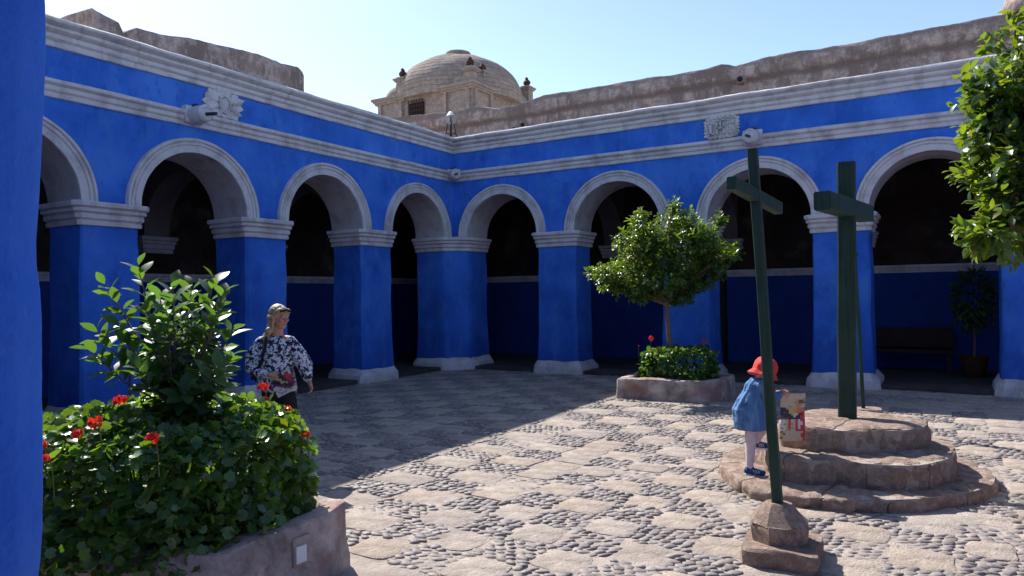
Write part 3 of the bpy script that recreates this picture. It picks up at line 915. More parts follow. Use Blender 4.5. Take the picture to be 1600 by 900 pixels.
# ------------------------------------------------------------------ old stone walls, dome tower, roof things
def stone_mass(name, label, P, prof, depth, z0, ledge=None, seed=0, cat='wall'):
    """front face follows the skyline profile; P(s, back, z)"""
    s0, s1 = prof[0][0], prof[-1][0]
    def top(s):
        for (a, za), (b, zb) in zip(prof, prof[1:]):
            if a <= s <= b: return za+(zb-za)*(s-a)/(b-a)
        return prof[-1][1]
    mb = MB(); n = int((s1-s0)/0.09); K = 40
    rows = []
    for i in range(n+1):
        s = s0+(s1-s0)*i/n; zt = top(s) + 0.035*noise.noise(Vector((s*1.4, seed, 0))) + 0.015*noise.noise(Vector((s*7, seed, 0)))
        col = []
        for k in range(K+1):
            z = z0+(zt-z0)*k/K
            d = 0.05*noise.noise(Vector((s*.8, z*.8, seed))) + 0.03*noise.noise(Vector((s*3, z*3, seed)))
            if ledge:
                dz = z-ledge
                if dz > -0.02: d += -0.07*min(1, max(0, (dz+0.02)/0.06))
            if k == K: d += 0.05
            col.append(P(s, d, z))
        col.append(P(s, depth*0.3, zt+0.05)); col.append(P(s, depth, zt-0.02)); col.append(P(s, depth, z0))
        rows.append(col)
    m = len(rows[0])
    for c in rows: mb.v += c
    for i in range(n):
        for k in range(m-1): mb.f.append((i*m+k, (i+1)*m+k, (i+1)*m+k+1, i*m+k+1))
    mb.f.append(tuple(range(m))); mb.f.append(tuple(n*m+k for k in range(m)))
    return mb
prof_n = [(-6.6, 7.6), (-5.5, 7.68), (-3.4, 7.54), (-2.19, 7.52), (-1.6, 7.40), (-.9, 7.37), (-.38, 7.45), (.05, 7.53), (2.5, 7.50), (4.8, 7.47), (5.2, 7.52), (5.55, 7.41), (6.3, 7.50), (9.11, 7.48), (11.15, 7.53), (16, 7.55)]
sw = thing('stone_wall', 'long weathered sillar stone wall rising behind the right arcade wing', 'wall', (4, 4.5, 5))
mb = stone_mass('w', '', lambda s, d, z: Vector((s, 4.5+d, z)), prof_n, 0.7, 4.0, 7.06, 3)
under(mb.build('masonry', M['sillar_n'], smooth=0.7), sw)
for (r, z) in ((-0.55, 6.72), (-0.85, 6.62), (5.7, 7.02)):
    h = MB(); p = Vector((r, 4.42, z)); h.tube([p+Vector((0, .2, 0)), p+Vector((0, -.16, -.02))], [.10, .095], 12); h.disp(.01, 9)
    o = under(h.build('drain_pipe', M['sillar'], smooth=.6), sw)
    h = MB(); h.tube([p+Vector((0, -.14, -.02)), p+Vector((0, -.165, -.02))], [.07, .07], 12); under(h.build('pipe_mouth', M['black']), sw)
pc = MB(); pc.lathe((11.6, 4.7, 7.5), [(.5, 0), (.52, .1), (.5, .2), (.42, .42), (.25, .58), (.0, .64)], 20)
pot = tag(pc.build('stone_cupola', M['sillar'], smooth=.8, origin=Vector((11.6, 4.7, 7.5))), 'small rounded stone cupola on the wall top at the upper right corner', 'cupola')
prof_w = [(0.62, 7.66), (0.75, 7.74), (1.36, 7.69), (2.2, 7.72), (3.39, 7.63), (4.6, 7.45), (5.15, 7.42), (5.42, 7.22), (5.5, 7.42), (5.75, 7.47), (6.04, 7.53)]
swl = thing('stone_wall', 'broken top of an old stone building behind the left arcade wing', 'wall', (-4.3, -3.3, 5))
mb = stone_mass('w', '', lambda s, d, z: Vector((-4.3-d, -s, z)), prof_w, 3.4, 4.0, None, 9)
under(mb.build('masonry', M['sillar'], smooth=0.7), swl)

# dome tower
def dome_tower():
    cx, cy, zc = -10.1, 15.7, 12.35        # nearest corner
    A, B = 6.0, 6.2
    t = thing('church_dome', 'grey brown sillar stone dome on a square drum with corner pinnacles', 'dome', (cx-A/2, cy+B/2, 5))
    body = MB(); body.box((cx-A/2, cy+B/2, (5+zc)/2), (A, B, zc-5)); under(body.build('drum', M['dome']), t)
    dm = MB(); X, Y = cx-A/2, cy+B/2
    prof = []
    for i in range(16):
        for e, g in ((0.0, .035), (.10, 0), (.90, 0), (.97, .035)):
            th = PI/2*(i+e)/16; prof.append(((3.58-g)*math.cos(th), (2.44-g)*math.sin(th)))
    prof.append((0.0, 2.42))
    dm.lathe((X, Y, zc+.12), [(3.6, -.35), (3.6, -.02)] + prof, 56); dm.disp(.05, 1.2)
    under(dm.build('dome_shell', M['dome'], smooth=.6), t)
    lc = MB(); lc.lathe((X, Y, zc+2.56), [(.55, -.05), (.66, .08), (.74, .17), (.70, .27), (.4, .31), (0, .32)], 24); under(lc.build('oculus_cap', M['dome'], smooth=.6), t)
    co = MB()
    for z, o, h in ((zc-.34, .06, .1), (zc-.24, .12, .1), (zc-.14, .18, .12)):
        co.box((cx-A/2, cy+B/2, z+h/2), (A+2*o, B+2*o, h-.003))
    under(co.build('cornice', M['dome']), t)
    # pilasters and projecting corner blocks
    for (x, y, sx, sy) in ((cx, cy, -1, 1), (cx-A, cy, 1, 1), (cx, cy+B, -1, -1)):
        b = MB(); wx = 1.75
        b.box((x+sx*.8, y+sy*.8, (5+zc-.3)/2), (wx, wx, zc-.3-5)); under(b.build('corner_block', M['dome']), t)
        for k, (px, py) in enumerate(((x-sx*.11, y+sy*.15), (x+sx*.15, y-sy*.11), (x+sx*1.55, y-sy*.11), (x-sx*.11, y+sy*1.55))):
            p = MB(); p.box((px, py, zc-1.6), (.2, .2, 2.6)); under(p.build('pilaster', M['dome']), t)
        b = MB()
        for z, o, h in ((zc-.34, .12, .1), (zc-.24, .19, .1), (zc-.14, .27, .13)):
            b.box((x+sx*.8, y+sy*.8, z+h/2), (wx+2*o, wx+2*o, h-.002))
        under(b.build('corner_cornice', M['dome']), t)
        hd = MB(); hd.lathe((x+sx*.85, y+sy*.85, zc-.02), [(.92*math.cos(PI/2*i/9), .82*math.sin(PI/2*i/9)) for i in range(9)]+[(0, .82)], 24); under(hd.build('small_dome', M['dome'], smooth=.6), t)
        for (ox, oy) in (((1.3, .25) if x < cx else (sx*.2, sy*.2)),):
            q = Vector((x+ox+sx*.05, y+oy+sy*.05, zc-(.38 if (x == cx and y == cy) else .18 if x < cx else 0)))
            p = MB(); p.box(q+Vector((0, 0, .5)), (.5, .5, 1.0)); p.box(q+Vector((0, 0, 1.03)), (.66, .66, .09)); p.box(q+Vector((0, 0, 1.11)), (.78, .78, .08)); p.box(q+Vector((0, 0, 1.19)), (.5, .5, .1))
            for i_ in range(5):
                p.box(q+Vector((0, 0, .05))+Vector((sx*.38*(1-i_*.2)+sx*.2, sy*.38*(1-i_*.2)+sy*.2, .12*i_)), (.3, .3, .3))
            under(p.build('pinnacle', M['dome']), t)
            f = MB(); f.lathe(q+Vector((0, 0, 1.23)), [(.12, 0), (.09, .05), (.2, .14), (.22, .24), (.16, .34), (.08, .38), (.1, .43), (.05, .5), (0, .52)], 12); f.disp(.04, 5)
            under(f.build('finial', M['rust'], smooth=.7), t)
    # second pinnacle seen behind the nearest one
    q = Vector((cx+.35-.6, cy+1.35, zc-.2))
    p = MB(); p.box(q+Vector((0, 0, .5)), (.42, .42, 1.0)); p.box(q+Vector((0, 0, 1.05)), (.6, .6, .1)); under(p.build('pinnacle', M['dome']), t)
    f = MB(); f.lathe(q+Vector((0, 0, 1.1)), [(.1, 0), (.19, .12), (.2, .22), (.1, .34), (.05, .42), (0, .44)], 12); under(f.build('finial', M['rust'], smooth=.7), t)
    # barred window in the left face
    w = MB(); wx = cx-3.45; w.box((wx, cy-.02, zc-1.15), (.95, .12, 1.25)); win = under(w.build('window', M['black']), t)
    g = MB()
    for k in range(6): g.box((wx-.45+.18*k, cy-.16, zc-1.1), (.035, .035, 1.45))
    for k in range(6): g.box((wx, cy-.16, zc-1.75+.26*k), (1.05, .03, .035))
    gg = g.build('grille', M['rust']); gg.parent = win
dome_tower()

def roof_lamp():
    b = W(-.62, -.80, 5.42)
    t = thing('roof_floodlight', 'white conical horn lamp on a rusty lattice stand above the inner corner', 'floodlight', b)
    st = MB(); top = b + Vector((0, 0, .70))
    for k in range(4):
        a = PI/4+k*PI/2; st.tube([b+Vector((.2*math.cos(a), .2*math.sin(a), 0)), top+Vector((.07*math.cos(a), .07*math.sin(a), 0))], .013, 6)
    for h, r in ((.1, .19), (.18, .175), (.4, .12)):
        st.tube([b+Vector((r*math.cos(PI/4+k*PI/2), r*math.sin(PI/4+k*PI/2), h)) for k in range(5)], .01, 6)
    st.tube([top-Vector((0, 0, .1)), top+Vector((0, 0, .28))], .012, 6)
    st.tube([b, top], .012, 6)
    under(st.build('stand', M['rust']), t)
    to_cam = (CAM-top); to_cam.z = -.55*to_cam.length; to_cam.normalize()
    c = MB(); c.lathe(top+Vector((0, 0, .25)), [(.025, 0), (.045, .015), (.09, .09), (.12, .15), (.122, .15), (.1, .12), (.04, .04)], 20, (to_cam.x*.35, to_cam.y*.35, -1)); under(c.build('shade', M['white'], smooth=.8), t)
    h = MB(); ax = Vector(((CAM-top).x, (CAM-top).y, 0)).normalized()
    h.lathe(top+Vector((0, 0, .06))-ax*.08, [(.04, 0), (.055, .05), (.1, .11), (.14, .16), (.143, .16), (.09, .1), (.04, .06)], 20, ax); under(h.build('horn', M['soffit'], smooth=.8), t)
roof_lamp()

# ------------------------------------------------------------------ crosses and their stepped bases
def wedge_ring(parent, outer, inner, z0, z1, nblk, m, seed, amp=0.03, name='block'):
    """stone blocks filling a ring between two outlines given as functions of angle"""
    r = random.Random(seed)
    core = MB(); N = 64
    for z in (z0, z1-.012):
        for k in range(N):
            th = 2*PI*k/N; c = inner(th)*0+outer(th); q = zero(th); c = q+(c-q)*.982; core.v.append(Vector((c.x, c.y, z)))
    core.v.append(Vector((zero(0).x, zero(0).y, z1-.012)))
    for k in range(N): core.f += [(k, (k+1) % N, N+(k+1) % N, N+k), (N+k, N+(k+1) % N, 2*N)]
    under(core.build('mortar_core', M['mortar']), parent)
    cuts = sorted((i + r.uniform(-.28, .28))/nblk*2*PI for i in range(nblk))
    for i in range(nblk):
        a, b = cuts[i]+.004, (cuts[(i+1) % nblk] + (2*PI if i == nblk-1 else 0))-.004
        mb = MB(); na, nr, nh = 20, 7, 6
        dz = r.uniform(-.008, .008)
        def fn(th, u, w):
            o = outer(th); q = inner(th)
            c = q + (o-q)*u
            z = z0 + (z1+dz-z0)*w
            out = (o-q).normalized() if (o-q).length > 1e-6 else Vector((0, 0))
            e = min(1, (th-a)/.06+.0, (b-th)/.06+.0)
            rnd_ = 0
            p = Vector((c.x, c.y, z))
            k = u*max(0, (w-.55)/.45)
            p.x -= out.x*.022*k**3; p.y -= out.y*.022*k**3
            if u > .99 or w > .99:
                if w > .9 and u > .9: p.z -= .008
                p.z -= .004*(1-max(0, min(1, e)))
            d = Vector((nz(p, 4, seed), nz(p, 4, seed+5), .6*nz(p, 4, seed+8)))*amp + Vector((nz(p, 13, seed), nz(p, 13, seed+5), .8*nz(p, 13, seed+8)))*amp*.8
            if z <= z0+.001: d.z = 0
            return p + d
        ths = [a+(b-a)*k/na for k in range(na+1)]
        # outer face, top, ends, inner face
        k0 = 0
        mb.grid(lambda u, v: fn(a+(b-a)*u, 1, v), na, nh)
        mb.grid(lambda u, v: fn(a+(b-a)*u, v, 1), na, nr)
        mb.grid(lambda u, v: fn(a, u, v), nr, nh)
        mb.grid(lambda u, v: fn(b, u, v), nr, nh)
        me = mesh_of(name, mb.v, mb.f, m)
        bm = bmesh.new(); bm.from_mesh(me); bmesh.ops.remove_doubles(bm, verts=bm.verts, dist=.002); bmesh.ops.recalc_face_normals(bm, faces=bm.faces); bm.to_mesh(me); bm.free()
        for p in me.polygons: p.use_smooth = True
        me.set_sharp_from_angle(angle=.9)
        under(link(name, me), parent)
def outline(pts, c):
    """polar interpolation of measured outline points (R, L) round centre c, in world xy"""
    cc = Vector((c[0], -c[1])); pol = []
    for R, L in pts:
        d = Vector((R, -L))-cc; pol.append((math.atan2(d.y, d.x) % (2*PI), d.length))
    pol.sort()
    def f(th):
        th %= 2*PI
        for i in range(len(pol)):
            a0, r0 = pol[i-1]; a1, r1 = pol[i]
            if i == 0: a0 -= 2*PI
            if a0 <= th <= a1: return cc + Vector((math.cos(th), math.sin(th)))*(r0+(r1-r0)*(th-a0)/(a1-a0))
        a0, r0 = pol[-1]; a1, r1 = pol[0][0]+2*PI, pol[0][1]
        return cc + Vector((math.cos(th), math.sin(th)))*(r0+(r1-r0)*(th-a0)/(a1-a0))
    return f
C1 = (9.23, 6.55)
o1 = outline([(8.13, 6.95), (8.33, 7.42), (8.62, 7.74), (8.95, 7.84), (9.28, 7.80), (9.68, 7.60), (10.02, 7.26), (10.27, 6.92), (10.37, 6.55), (10.27, 5.98), (10.0, 5.55), (9.5, 5.35), (8.9, 5.4), (8.4, 5.75), (8.14, 6.3)], C1)
o2 = outline([(8.58, 7.05), (8.70, 7.40), (9.02, 7.50), (9.23, 7.40), (9.50, 7.38), (9.80, 7.28), (9.96, 7.02), (10.07, 6.62), (10.06, 6.3), (9.85, 5.85), (9.3, 5.68), (8.75, 5.8), (8.45, 6.2), (8.38, 6.7)], C1)
o3 = outline([(8.68, 7.0), (8.88, 7.08), (9.12, 7.12), (9.48, 6.98), (9.78, 6.72), (9.86, 6.36), (9.66, 6.08), (9.3, 5.92), (8.9, 5.98), (8.72, 6.3), (8.66, 6.65)], C1)
zero = lambda th: Vector((C1[0], -C1[1]))
inn = lambda o, k: (lambda th: zero(th) + (o(th)-zero(th))*k)
cross = thing('cross', 'tall thick green painted wooden cross upright on three round stone steps', 'cross', W(*C1, 0))
wedge_ring(cross, o1, inn(o1, .55), 0.0, 0.125, 11, M['step'], 4, .028, 'step_stone')
wedge_ring(cross, o2, inn(o2, .45), 0.10, 0.335, 9, M['step'], 14, .035, 'step_stone')
wedge_ring(cross, o3, inn(o3, .0), 0.30, 0.54, 7, M['step'], 24, .03, 'step_stone')
def beam(mb, p0, p1, w, h, ref=None):
    p0, p1 = Vector(p0), Vector(p1); d = (p1-p0).normalized()
    ref = Vector(ref or (1, 0, 0)); a = (ref - d*ref.dot(d)).normalized(); b = d.cross(a)
    vs = []; n = 6; bv = .08
    prof = [(-.5, -.5+bv), (-.5, .5-bv), (-.5+bv, .5), (.5-bv, .5), (.5, .5-bv), (.5, -.5+bv), (.5-bv, -.5), (-.5+bv, -.5)]
    for i in range(n+1):
        c = p0+(p1-p0)*i/n
        for x, y in prof: vs.append(c + a*x*w + b*y*h + Vector((nz(c, 1.3), nz(c, 1.3, 4), 0))*.006)
    f = [tuple(range(8))[::-1], tuple(n*8+k for k in range(8))]
    for i in range(n):
        for k in range(8): f.append((i*8+k, i*8+(k+1) % 8, (i+1)*8+(k+1) % 8, (i+1)*8+k))
    mb.add(vs, f)
mb = MB(); beam(mb, W(9.19, 6.38, .50), W(9.225, 6.38, 2.965), .155, .125); under(mb.build('post', M['green'], smooth=.4), cross)
mb = MB(); beam(mb, W(9.33, 5.76, 2.52), W(9.105, 7.10, 2.535), .15, .165); under(mb.build('arm', M['green'], smooth=.4), cross)

cross2 = thing('cross', 'slim leaning green wooden cross on a small square stone base nearest the camera', 'cross', W(9.07, 8.97, 0))
def stone_block(parent, cR, cL, hx, hy, z0, z1, rot, nseg=4, tap=1.0, oct_=False, seed=0, amp=.02, name='base_stone'):
    mb = MB(); N = 32; K = 7
    for k in range(K+1):
        w = k/K; z = z0+(z1-z0)*w
        s = (1 + (tap-1)*w) * (1 - .05*max(0, (w-.8)/.2)**2)
        for j in range(N):
            th = 2*PI*j/N
            if oct_:
                q = math.cos(PI/8)/math.cos(((th+PI/8) % (PI/4))-PI/8); x, y = hx*q*math.cos(th), hy*q*math.sin(th)
            else:
                m_ = max(abs(math.cos(th)), abs(math.sin(th))); m_ = (abs(math.cos(th))**8+abs(math.sin(th))**8)**(1/8)
                x, y = hx*math.cos(th)/m_, hy*math.sin(th)/m_
            p = Vector((x*s, y*s, 0)); p.rotate(Matrix.Rotation(rot, 3, 'Z')); p += W(cR, cL, z)
            mb.v.append(p + Vector((nz(p, 5, seed), nz(p, 5, seed+3), nz(p, 5, seed+7)*.5))*amp*2)
    for k in range(K):
        for j in range(N): mb.f.append((k*N+j, k*N+(j+1) % N, (k+1)*N+(j+1) % N, (k+1)*N+j))
    mb.f.append(tuple(range(N))[::-1])
    c = sum((mb.v[K*N+j] for j in range(N)), Vector())/N; mb.v.append(c)
    for j in range(N): mb.f.append((K*N+j, K*N+(j+1) % N, (K+1)*N))
    return under(mb.build(name, M['step'], smooth=.55), parent)
stone_block(cross2, 9.08, 9.0, .245, .27, -.02, .125, .05, seed=2)
stone_block(cross2, 9.07, 8.99, .185, .185, .12, .245, .2, oct_=True, seed=5, amp=.012)
stone_block(cross2, 9.07, 8.99, .19, .19, .243, .37, .2, tap=.42, oct_=True, seed=8, amp=.014)
mb = MB(); beam(mb, W(9.06, 8.99, .32), W(8.95, 9.04, 2.685), .062, .062); under(mb.build('post', M['green'], smooth=.4), cross2)
mb = MB(); beam(mb, W(8.90, 9.41, 2.42), W(9.03, 8.64, 2.325), .062, .082); under(mb.build('arm', M['green'], smooth=.4), cross2)

cross3 = thing('cross', 'very thin green post cross on a low stone block behind the big cross', 'cross', W(9.09, 3.9, 0))
stone_block(cross3, 9.12, 3.92, .22, .2, -.02, .26, .1, seed=12, tap=.85)
mb = MB(); beam(mb, W(9.1, 3.9, .2), W(9.02, 3.9, 2.5), .042, .042); under(mb.build('post', M['green']), cross3)
mb = MB(); beam(mb, W(9.03, 4.12, 2.2), W(9.03, 3.68, 2.2), .04, .05); under(mb.build('arm', M['green']), cross3)

# ------------------------------------------------------------------ planters
def planter(label, poly, h, thick=.17, seed=0, panels=True):
    cR = sum(p[0] for p in poly)/len(poly); cL = sum(p[1] for p in poly)/len(poly)
    t = thing('stone_planter', label, 'planter', W(cR, cL, 0))
    xy = [(p[0], -p[1]) for p in poly]
    PP = lambda x, y, z: Vector((x, y, z))
    prof = [(.015, -.03), (.012, .1), (.0, h*.5), (.0, h-.035), (-.012, h-.008), (-.03, h), (-thick+.02, h+.004), (-thick, h-.02), (-thick-.005, h-.16)]
    mb = sweep_poly(PP, chamfer(xy, .03), prof, .06, .034, 4.2, seed)
    mb.disp(.008, 17, seed)
    mb.f = mb.f[:-2]
    under(mb.build('wall', M['planter'], smooth=.5), t)
    inner = offset_poly(xy, -thick*.9)
    s = MB(); c = Vector((cR, -cL, h-.04)); n = len(inner)
    vs = [c+Vector((0, 0, .05))]; ring = subdiv(inner, .15)
    for q in ring: vs.append(Vector((q.x, q.y, h-.07)))
    s.add(vs, [(0, 1+i, 1+(i+1) % len(ring)) for i in range(len(ring))]); under(s.build('soil', M['soil']), t)
    return t
plL = planter('low octagonal stone planter full of red geraniums beside the left pillar', [(6.80, 11.5), (6.80, 10.72), (6.70, 10.50), (5.95, 10.38), (5.2, 10.6), (4.95, 11.2), (5.1, 11.85), (5.6, 12.15), (6.05, 12.03), (6.45, 11.82)], .43, .16, 1)
mb = MB(); mb.box(W(6.82, 11.0, .268), (.012, .075, .095)); mb.disp(.001, 5); mb2 = mb
p_ = under(mb.build('cover_plate', M['white']), plL)
mb = MB(); mb.box(W(6.806, 10.99, .285), (.02, .13, .16)); mb.disp(.008, 9); under(mb.build('mortar_patch', M['mortar']), plL)
plR = planter('low stone planter with a citrus tree before the right arcade wing', [(5.31, 2.84), (6.68, 2.80), (6.98, 2.42), (6.95, 1.6), (6.6, 1.25), (5.6, 1.25), (5.28, 1.55)], .345, .16, 2)
# vertical stone joints are separate blocks on the right planter: raised facing stones
def plants_leaf(kind):
    if kind == 'pointed':
        ws = [0.05, .34, .5, .42, .2, 0.0]; us = [0, .22, .45, .68, .87, 1.0]
        vs = []; f = []
        for u, w in zip(us, ws):
            z = -.22*u*u
            vs += [(-w*.54, u, z+.12*w), (0, u, z), (w*.54, u, z+.12*w)]
        for i in range(len(us)-1):
            k = i*3; f += [(k, k+1, k+4, k+3), (k+1, k+2, k+5, k+4)]
        return np.array(vs), f
    if kind == 'small':
        vs = [(0, 0, 0), (-.24, .4, .06), (0, .45, -.04), (.24, .4, .06), (-.17, .75, .0), (0, .78, -.09), (.17, .75, 0), (0, 1.0, -.2)]
        f = [(0, 2, 1), (0, 3, 2), (1, 2, 5, 4), (2, 3, 6, 5), (4, 5, 7), (5, 6, 7)]
        return np.array(vs, dtype=float), f
    # round scalloped geranium leaf, attached at its base
    vs = [(0, .12, 0)]; n = 15; f = []
    for i in range(n):
        th = -PI/2+.35 + (2*PI-.7)*i/(n-1)
        r = .5*(1+(.13 if i % 2 else -.08)); x, y = r*math.cos(th), .45+r*math.sin(th)
        vs.append((x, y, .20*(x*x+(y-.45)**2)*2 + .035*math.sin(th*7)))
    for i in range(n-1): f.append((0, 1+i, 2+i))
    return np.array(vs, dtype=float), f

def rotmats(dirs, normals):
    """columns: side, dir, normal"""
    y = dirs/np.linalg.norm(dirs, axis=1, keepdims=True)
    z = normals - y*np.sum(normals*y, axis=1, keepdims=True); z /= np.linalg.norm(z, axis=1, keepdims=True)+1e-9
    x = np.cross(y, z)
    return np.stack([x, y, z], axis=2)
def foliage(parent, name, kind, m, pos, dirs, nors, size, tints, n_ind=290, leafname='leaf', score=None):
    """n_ind leaves become parts of their own, the rest one stuff part"""
    lv, lf = plants_leaf(kind); R = rotmats(dirs, nors)
    if score is None: score = np.linalg.norm(pos - np.array(CAM), axis=1)
    order = np.argsort(score); ind = order[:n_ind]; rest = order[n_ind:]
    pv = Vector(parent.location)
    if n_ind:
        pal = {}
        for i in ind:
            tq = tuple(np.round(tints[i]*7)/7)
            if tq not in pal: pal[tq] = mesh_of(leafname, lv, lf, m, 3.2, tq)
            o = bpy.data.objects.new(leafname, pal[tq]); COL.objects.link(o); o.parent = parent
            mt = Matrix(((*(R[i][0]*size[i]), pos[i][0]-pv.x), (*(R[i][1]*size[i]), pos[i][1]-pv.y), (*(R[i][2]*size[i]), pos[i][2]-pv.z), (0, 0, 0, 1)))
            o.matrix_local = mt
    if len(rest):
        V = np.einsum('nij,vj->nvi', R[rest], lv)*size[rest][:, None, None] + pos[rest][:, None, :] - np.array(pv)
        nv = len(lv); V = V.reshape(-1, 3)
        me = bpy.data.meshes.new(name)
        loops = []; starts = []; tot = 0; fl = [len(f) for f in lf]
        base = np.concatenate([np.array(f) for f in lf]); nl = len(base)
        allv = (base[None, :] + (np.arange(len(rest))*nv)[:, None]).ravel()
        st = np.concatenate([[0], np.cumsum(fl)[:-1]]); allst = (st[None, :] + (np.arange(len(rest))*nl)[:, None]).ravel()
        me.vertices.add(len(V)); me.vertices.foreach_set('co', V.astype(np.float32).ravel())
        me.loops.add(len(allv)); me.loops.foreach_set('vertex_index', allv.astype(np.int32))
        me.polygons.add(len(allst)); me.polygons.foreach_set('loop_start', allst.astype(np.int32)); me.polygons.foreach_set('loop_total', np.tile(fl, len(rest)).astype(np.int32))
        me.polygons.foreach_set('use_smooth', np.ones(len(allst), dtype=bool))
        me.update(calc_edges=True)
        at = me.attributes.new('tint', 'FLOAT_COLOR', 'POINT'); a = np.ones((len(V), 4), dtype=np.float32); a[:, :3] = np.repeat(tints[rest], nv, axis=0); at.data.foreach_set('color', a.ravel())
        me.materials.append(m)
        o = link(name, me, parent); tag(o, kind='stuff')
rg = np.random.default_rng(5)
def leaf_tints(n, base=(.55, 1.0), warm=.15, autumn=0.0):
    k = rg.uniform(base[0], base[1], n); w = rg.uniform(0, warm, n)
    t = np.stack([k*(1+w*1.5), k, k*(1-w)], axis=1)
    if autumn:
        a = rg.random(n) < autumn; t[a] = t[a]*np.array([2.6, 1.35, .6])
    return np.clip(t, 0, 2.5)

def flower_mesh(seed, r=.034):
    rr = random.Random(seed); mb = MB()
    for i in range(34):
        d = Vector((rr.gauss(0, 1), rr.gauss(0, 1), rr.gauss(.3, .8))).normalized()
        c = d*r*rr.uniform(.45, .8); c.z *= .75
        a = d.orthogonal().normalized(); b = d.cross(a); s = r*rr.uniform(.32, .48); th = rr.uniform(0, 6)
        a2 = a*math.cos(th)+b*math.sin(th); b2 = d.cross(a2)
        mb.add([c, c+a2*s+d*s*.2, c+(a2+b2)*s*.75+d*s*.5, c+b2*s+d*s*.2, c-(a2*.6-b2*.3)*s+d*s*.3], [(0, 1, 2, 3), (0, 3, 4)])
    k = .8+.2*rr.random()
    return mesh_of('flower', mb.v, mb.f, M['flower'], 3.2, (k, k, k))
FL = [flower_mesh(i) for i in range(4)]

def geraniums(label, cR, cL, a, b, z0, h, n, size, flowers, n_ind, seed, lean=(0, 0), zoff=0.0):
    t = thing('geranium_bush', label, 'plant', W(cR, cL, z0))
    r = np.random.default_rng(seed)
    pos = []; nor = []
    while len(pos) < n:
        th = r.uniform(0, 2*PI); q = r.random()**.5; u = r.random()
        top = h*(1-.20*q**6.0)*(1+.16*noise.noise(Vector((math.cos(th)*q*2.6+seed, math.sin(th)*q*2.6, seed))))
        # mostly on the shell of the mound: top surface or flank
        if u < .55: x, y, z = q*math.cos(th), q*math.sin(th), top*r.uniform(.82, 1.0)
        else:
            qq = r.uniform(.82, 1.04)*(1+.08*noise.noise(Vector((th*2, 3, seed)))); x, y = qq*math.cos(th), qq*math.sin(th); z = h*.62*r.uniform(-.22, 1.0); q = qq
        pos.append((cR+x*a, -cL+y*b, z0+z)); nn = Vector((x*1.0, y*1.0, .45+ .9*(z/h))) + Vector(r.normal(0, .60, 3)); nor.append(tuple(nn))
    pos = np.array(pos); nor = np.array(nor)
    dirs = r.normal(0, .6, (n, 3)) + np.stack([(pos[:, 0]-cR)/a, (pos[:, 1]+cL)/b, -.25*np.ones(n)], axis=1)*.7
    foliage(t, 'foliage', 'round', M['leaf_ger'], pos, dirs, nor, size*r.uniform(.6, 1.2, n), leaf_tints(n, (.38, 1.25), .35, .012), n_ind)
    st = MB()
    for i in range(46):
        th = r.uniform(0, 2*PI); q = r.uniform(.2, .95)
        p0 = W(cR, cL, z0-.02)+Vector((a*q*.6*math.cos(th), b*q*.6*math.sin(th), 0)); p1 = W(cR, cL, z0)+Vector((a*q*math.cos(th), b*q*math.sin(th), h*.85*(1-.4*q**3)))
        st.tube([p0, (p0+p1)/2+Vector(tuple(r.normal(0, .03, 3))), p1], [.008, .006, .004], 5)
    under(st.build('stems', M['stem']), t)
    for i, (R_, L_, z_, s_) in enumerate(flowers):
        o = link('flower', FL[i % 4], t); z_ += .045; o.location = W(R_, L_, z_) - t.location + (Vector((RIGHT.x*0, 0, 0)) - FWD*.03); o.scale = (s_,)*3; o.rotation_euler = (rnd.uniform(-.4, .4), rnd.uniform(-.4, .4), rnd.uniform(0, 6))
        sm = MB(); e = W(R_, L_, z_-.01); sm.tube([e, e+Vector((-.01, .02, -.09)), e+Vector((-.02, .03, -.2))], .003, 5)
        u_ = under(sm.build('flower_stalk', M['stem']), t)
    return t
geraniums('dense mound of red flowering geraniums filling the left planter', 5.92, 11.28, .82, .82, .43, .66, 10500, .056,
    [(6.4, 11.92, 1.10, 1.15), (6.21, 11.68, 1.165, 1.2), (6.22, 11.91, 1.03, 1.0), (6.64, 11.77, 1.02, 1.05), (6.23, 11.21, 1.17, 1.0), (6.3, 10.81, 1.14, 1.15), (6.33, 10.82, 1.06, 1.0), (6.31, 10.62, .98, .7), (6.17, 12.06, .99, 1.0), (6.3, 12.1, .95, .8), (6.62, 10.76, .86, .9), (6.45, 10.66, .90, .6)], 290, 3)
geraniums('green geranium bush under the small tree in the right planter', 6.13, 2.1, .62, .5, .34, .46, 1500, .075,
    [(5.72, 2.3, .93, 1.6), (6.62, 2.3, .90, 1.4), (5.5, 2.3, .80, .5)], 0, 8)

# ------------------------------------------------------------------ trees
def branches(base, top, lobes, seed, r0, twig=2):
    r = random.Random(seed); mb = MB(); tips = []
    mid = (base+top)/2 + Vector((r.uniform(-.04, .04), r.uniform(-.04, .04), 0))
    mb.tube([base, base*.75+top*.25+Vector((.01, .01, 0)), mid, top], [r0*1.25, r0, r0*.9, r0*.75], 10)
    for c, rr in lobes:
        for k in range(twig):
            e = Vector(c)+Vector((r.uniform(-1, 1)*rr[0]*.55, r.uniform(-1, 1)*rr[1]*.55, r.uniform(-.4, .6)*rr[2]))
            m1 = top*.65+e*.35+Vector((r.uniform(-.06, .06), r.uniform(-.06, .06), -.03))
            s = top - Vector((0, 0, r.uniform(0, .12)))
            mb.tube([s, m1, top*.3+e*.7, e], [r0*.5, r0*.36, r0*.22, r0*.08], 6)
            for q in range(3):
                e2 = e+Vector((r.uniform(-1, 1)*rr[0]*.5, r.uniform(-1, 1)*rr[1]*.5, r.uniform(-.3, .7)*rr[2])); mb.tube([top*.3+e*.7, (e+e2)/2, e2], [r0*.16, r0*.1, r0*.04], 5)
    return mb
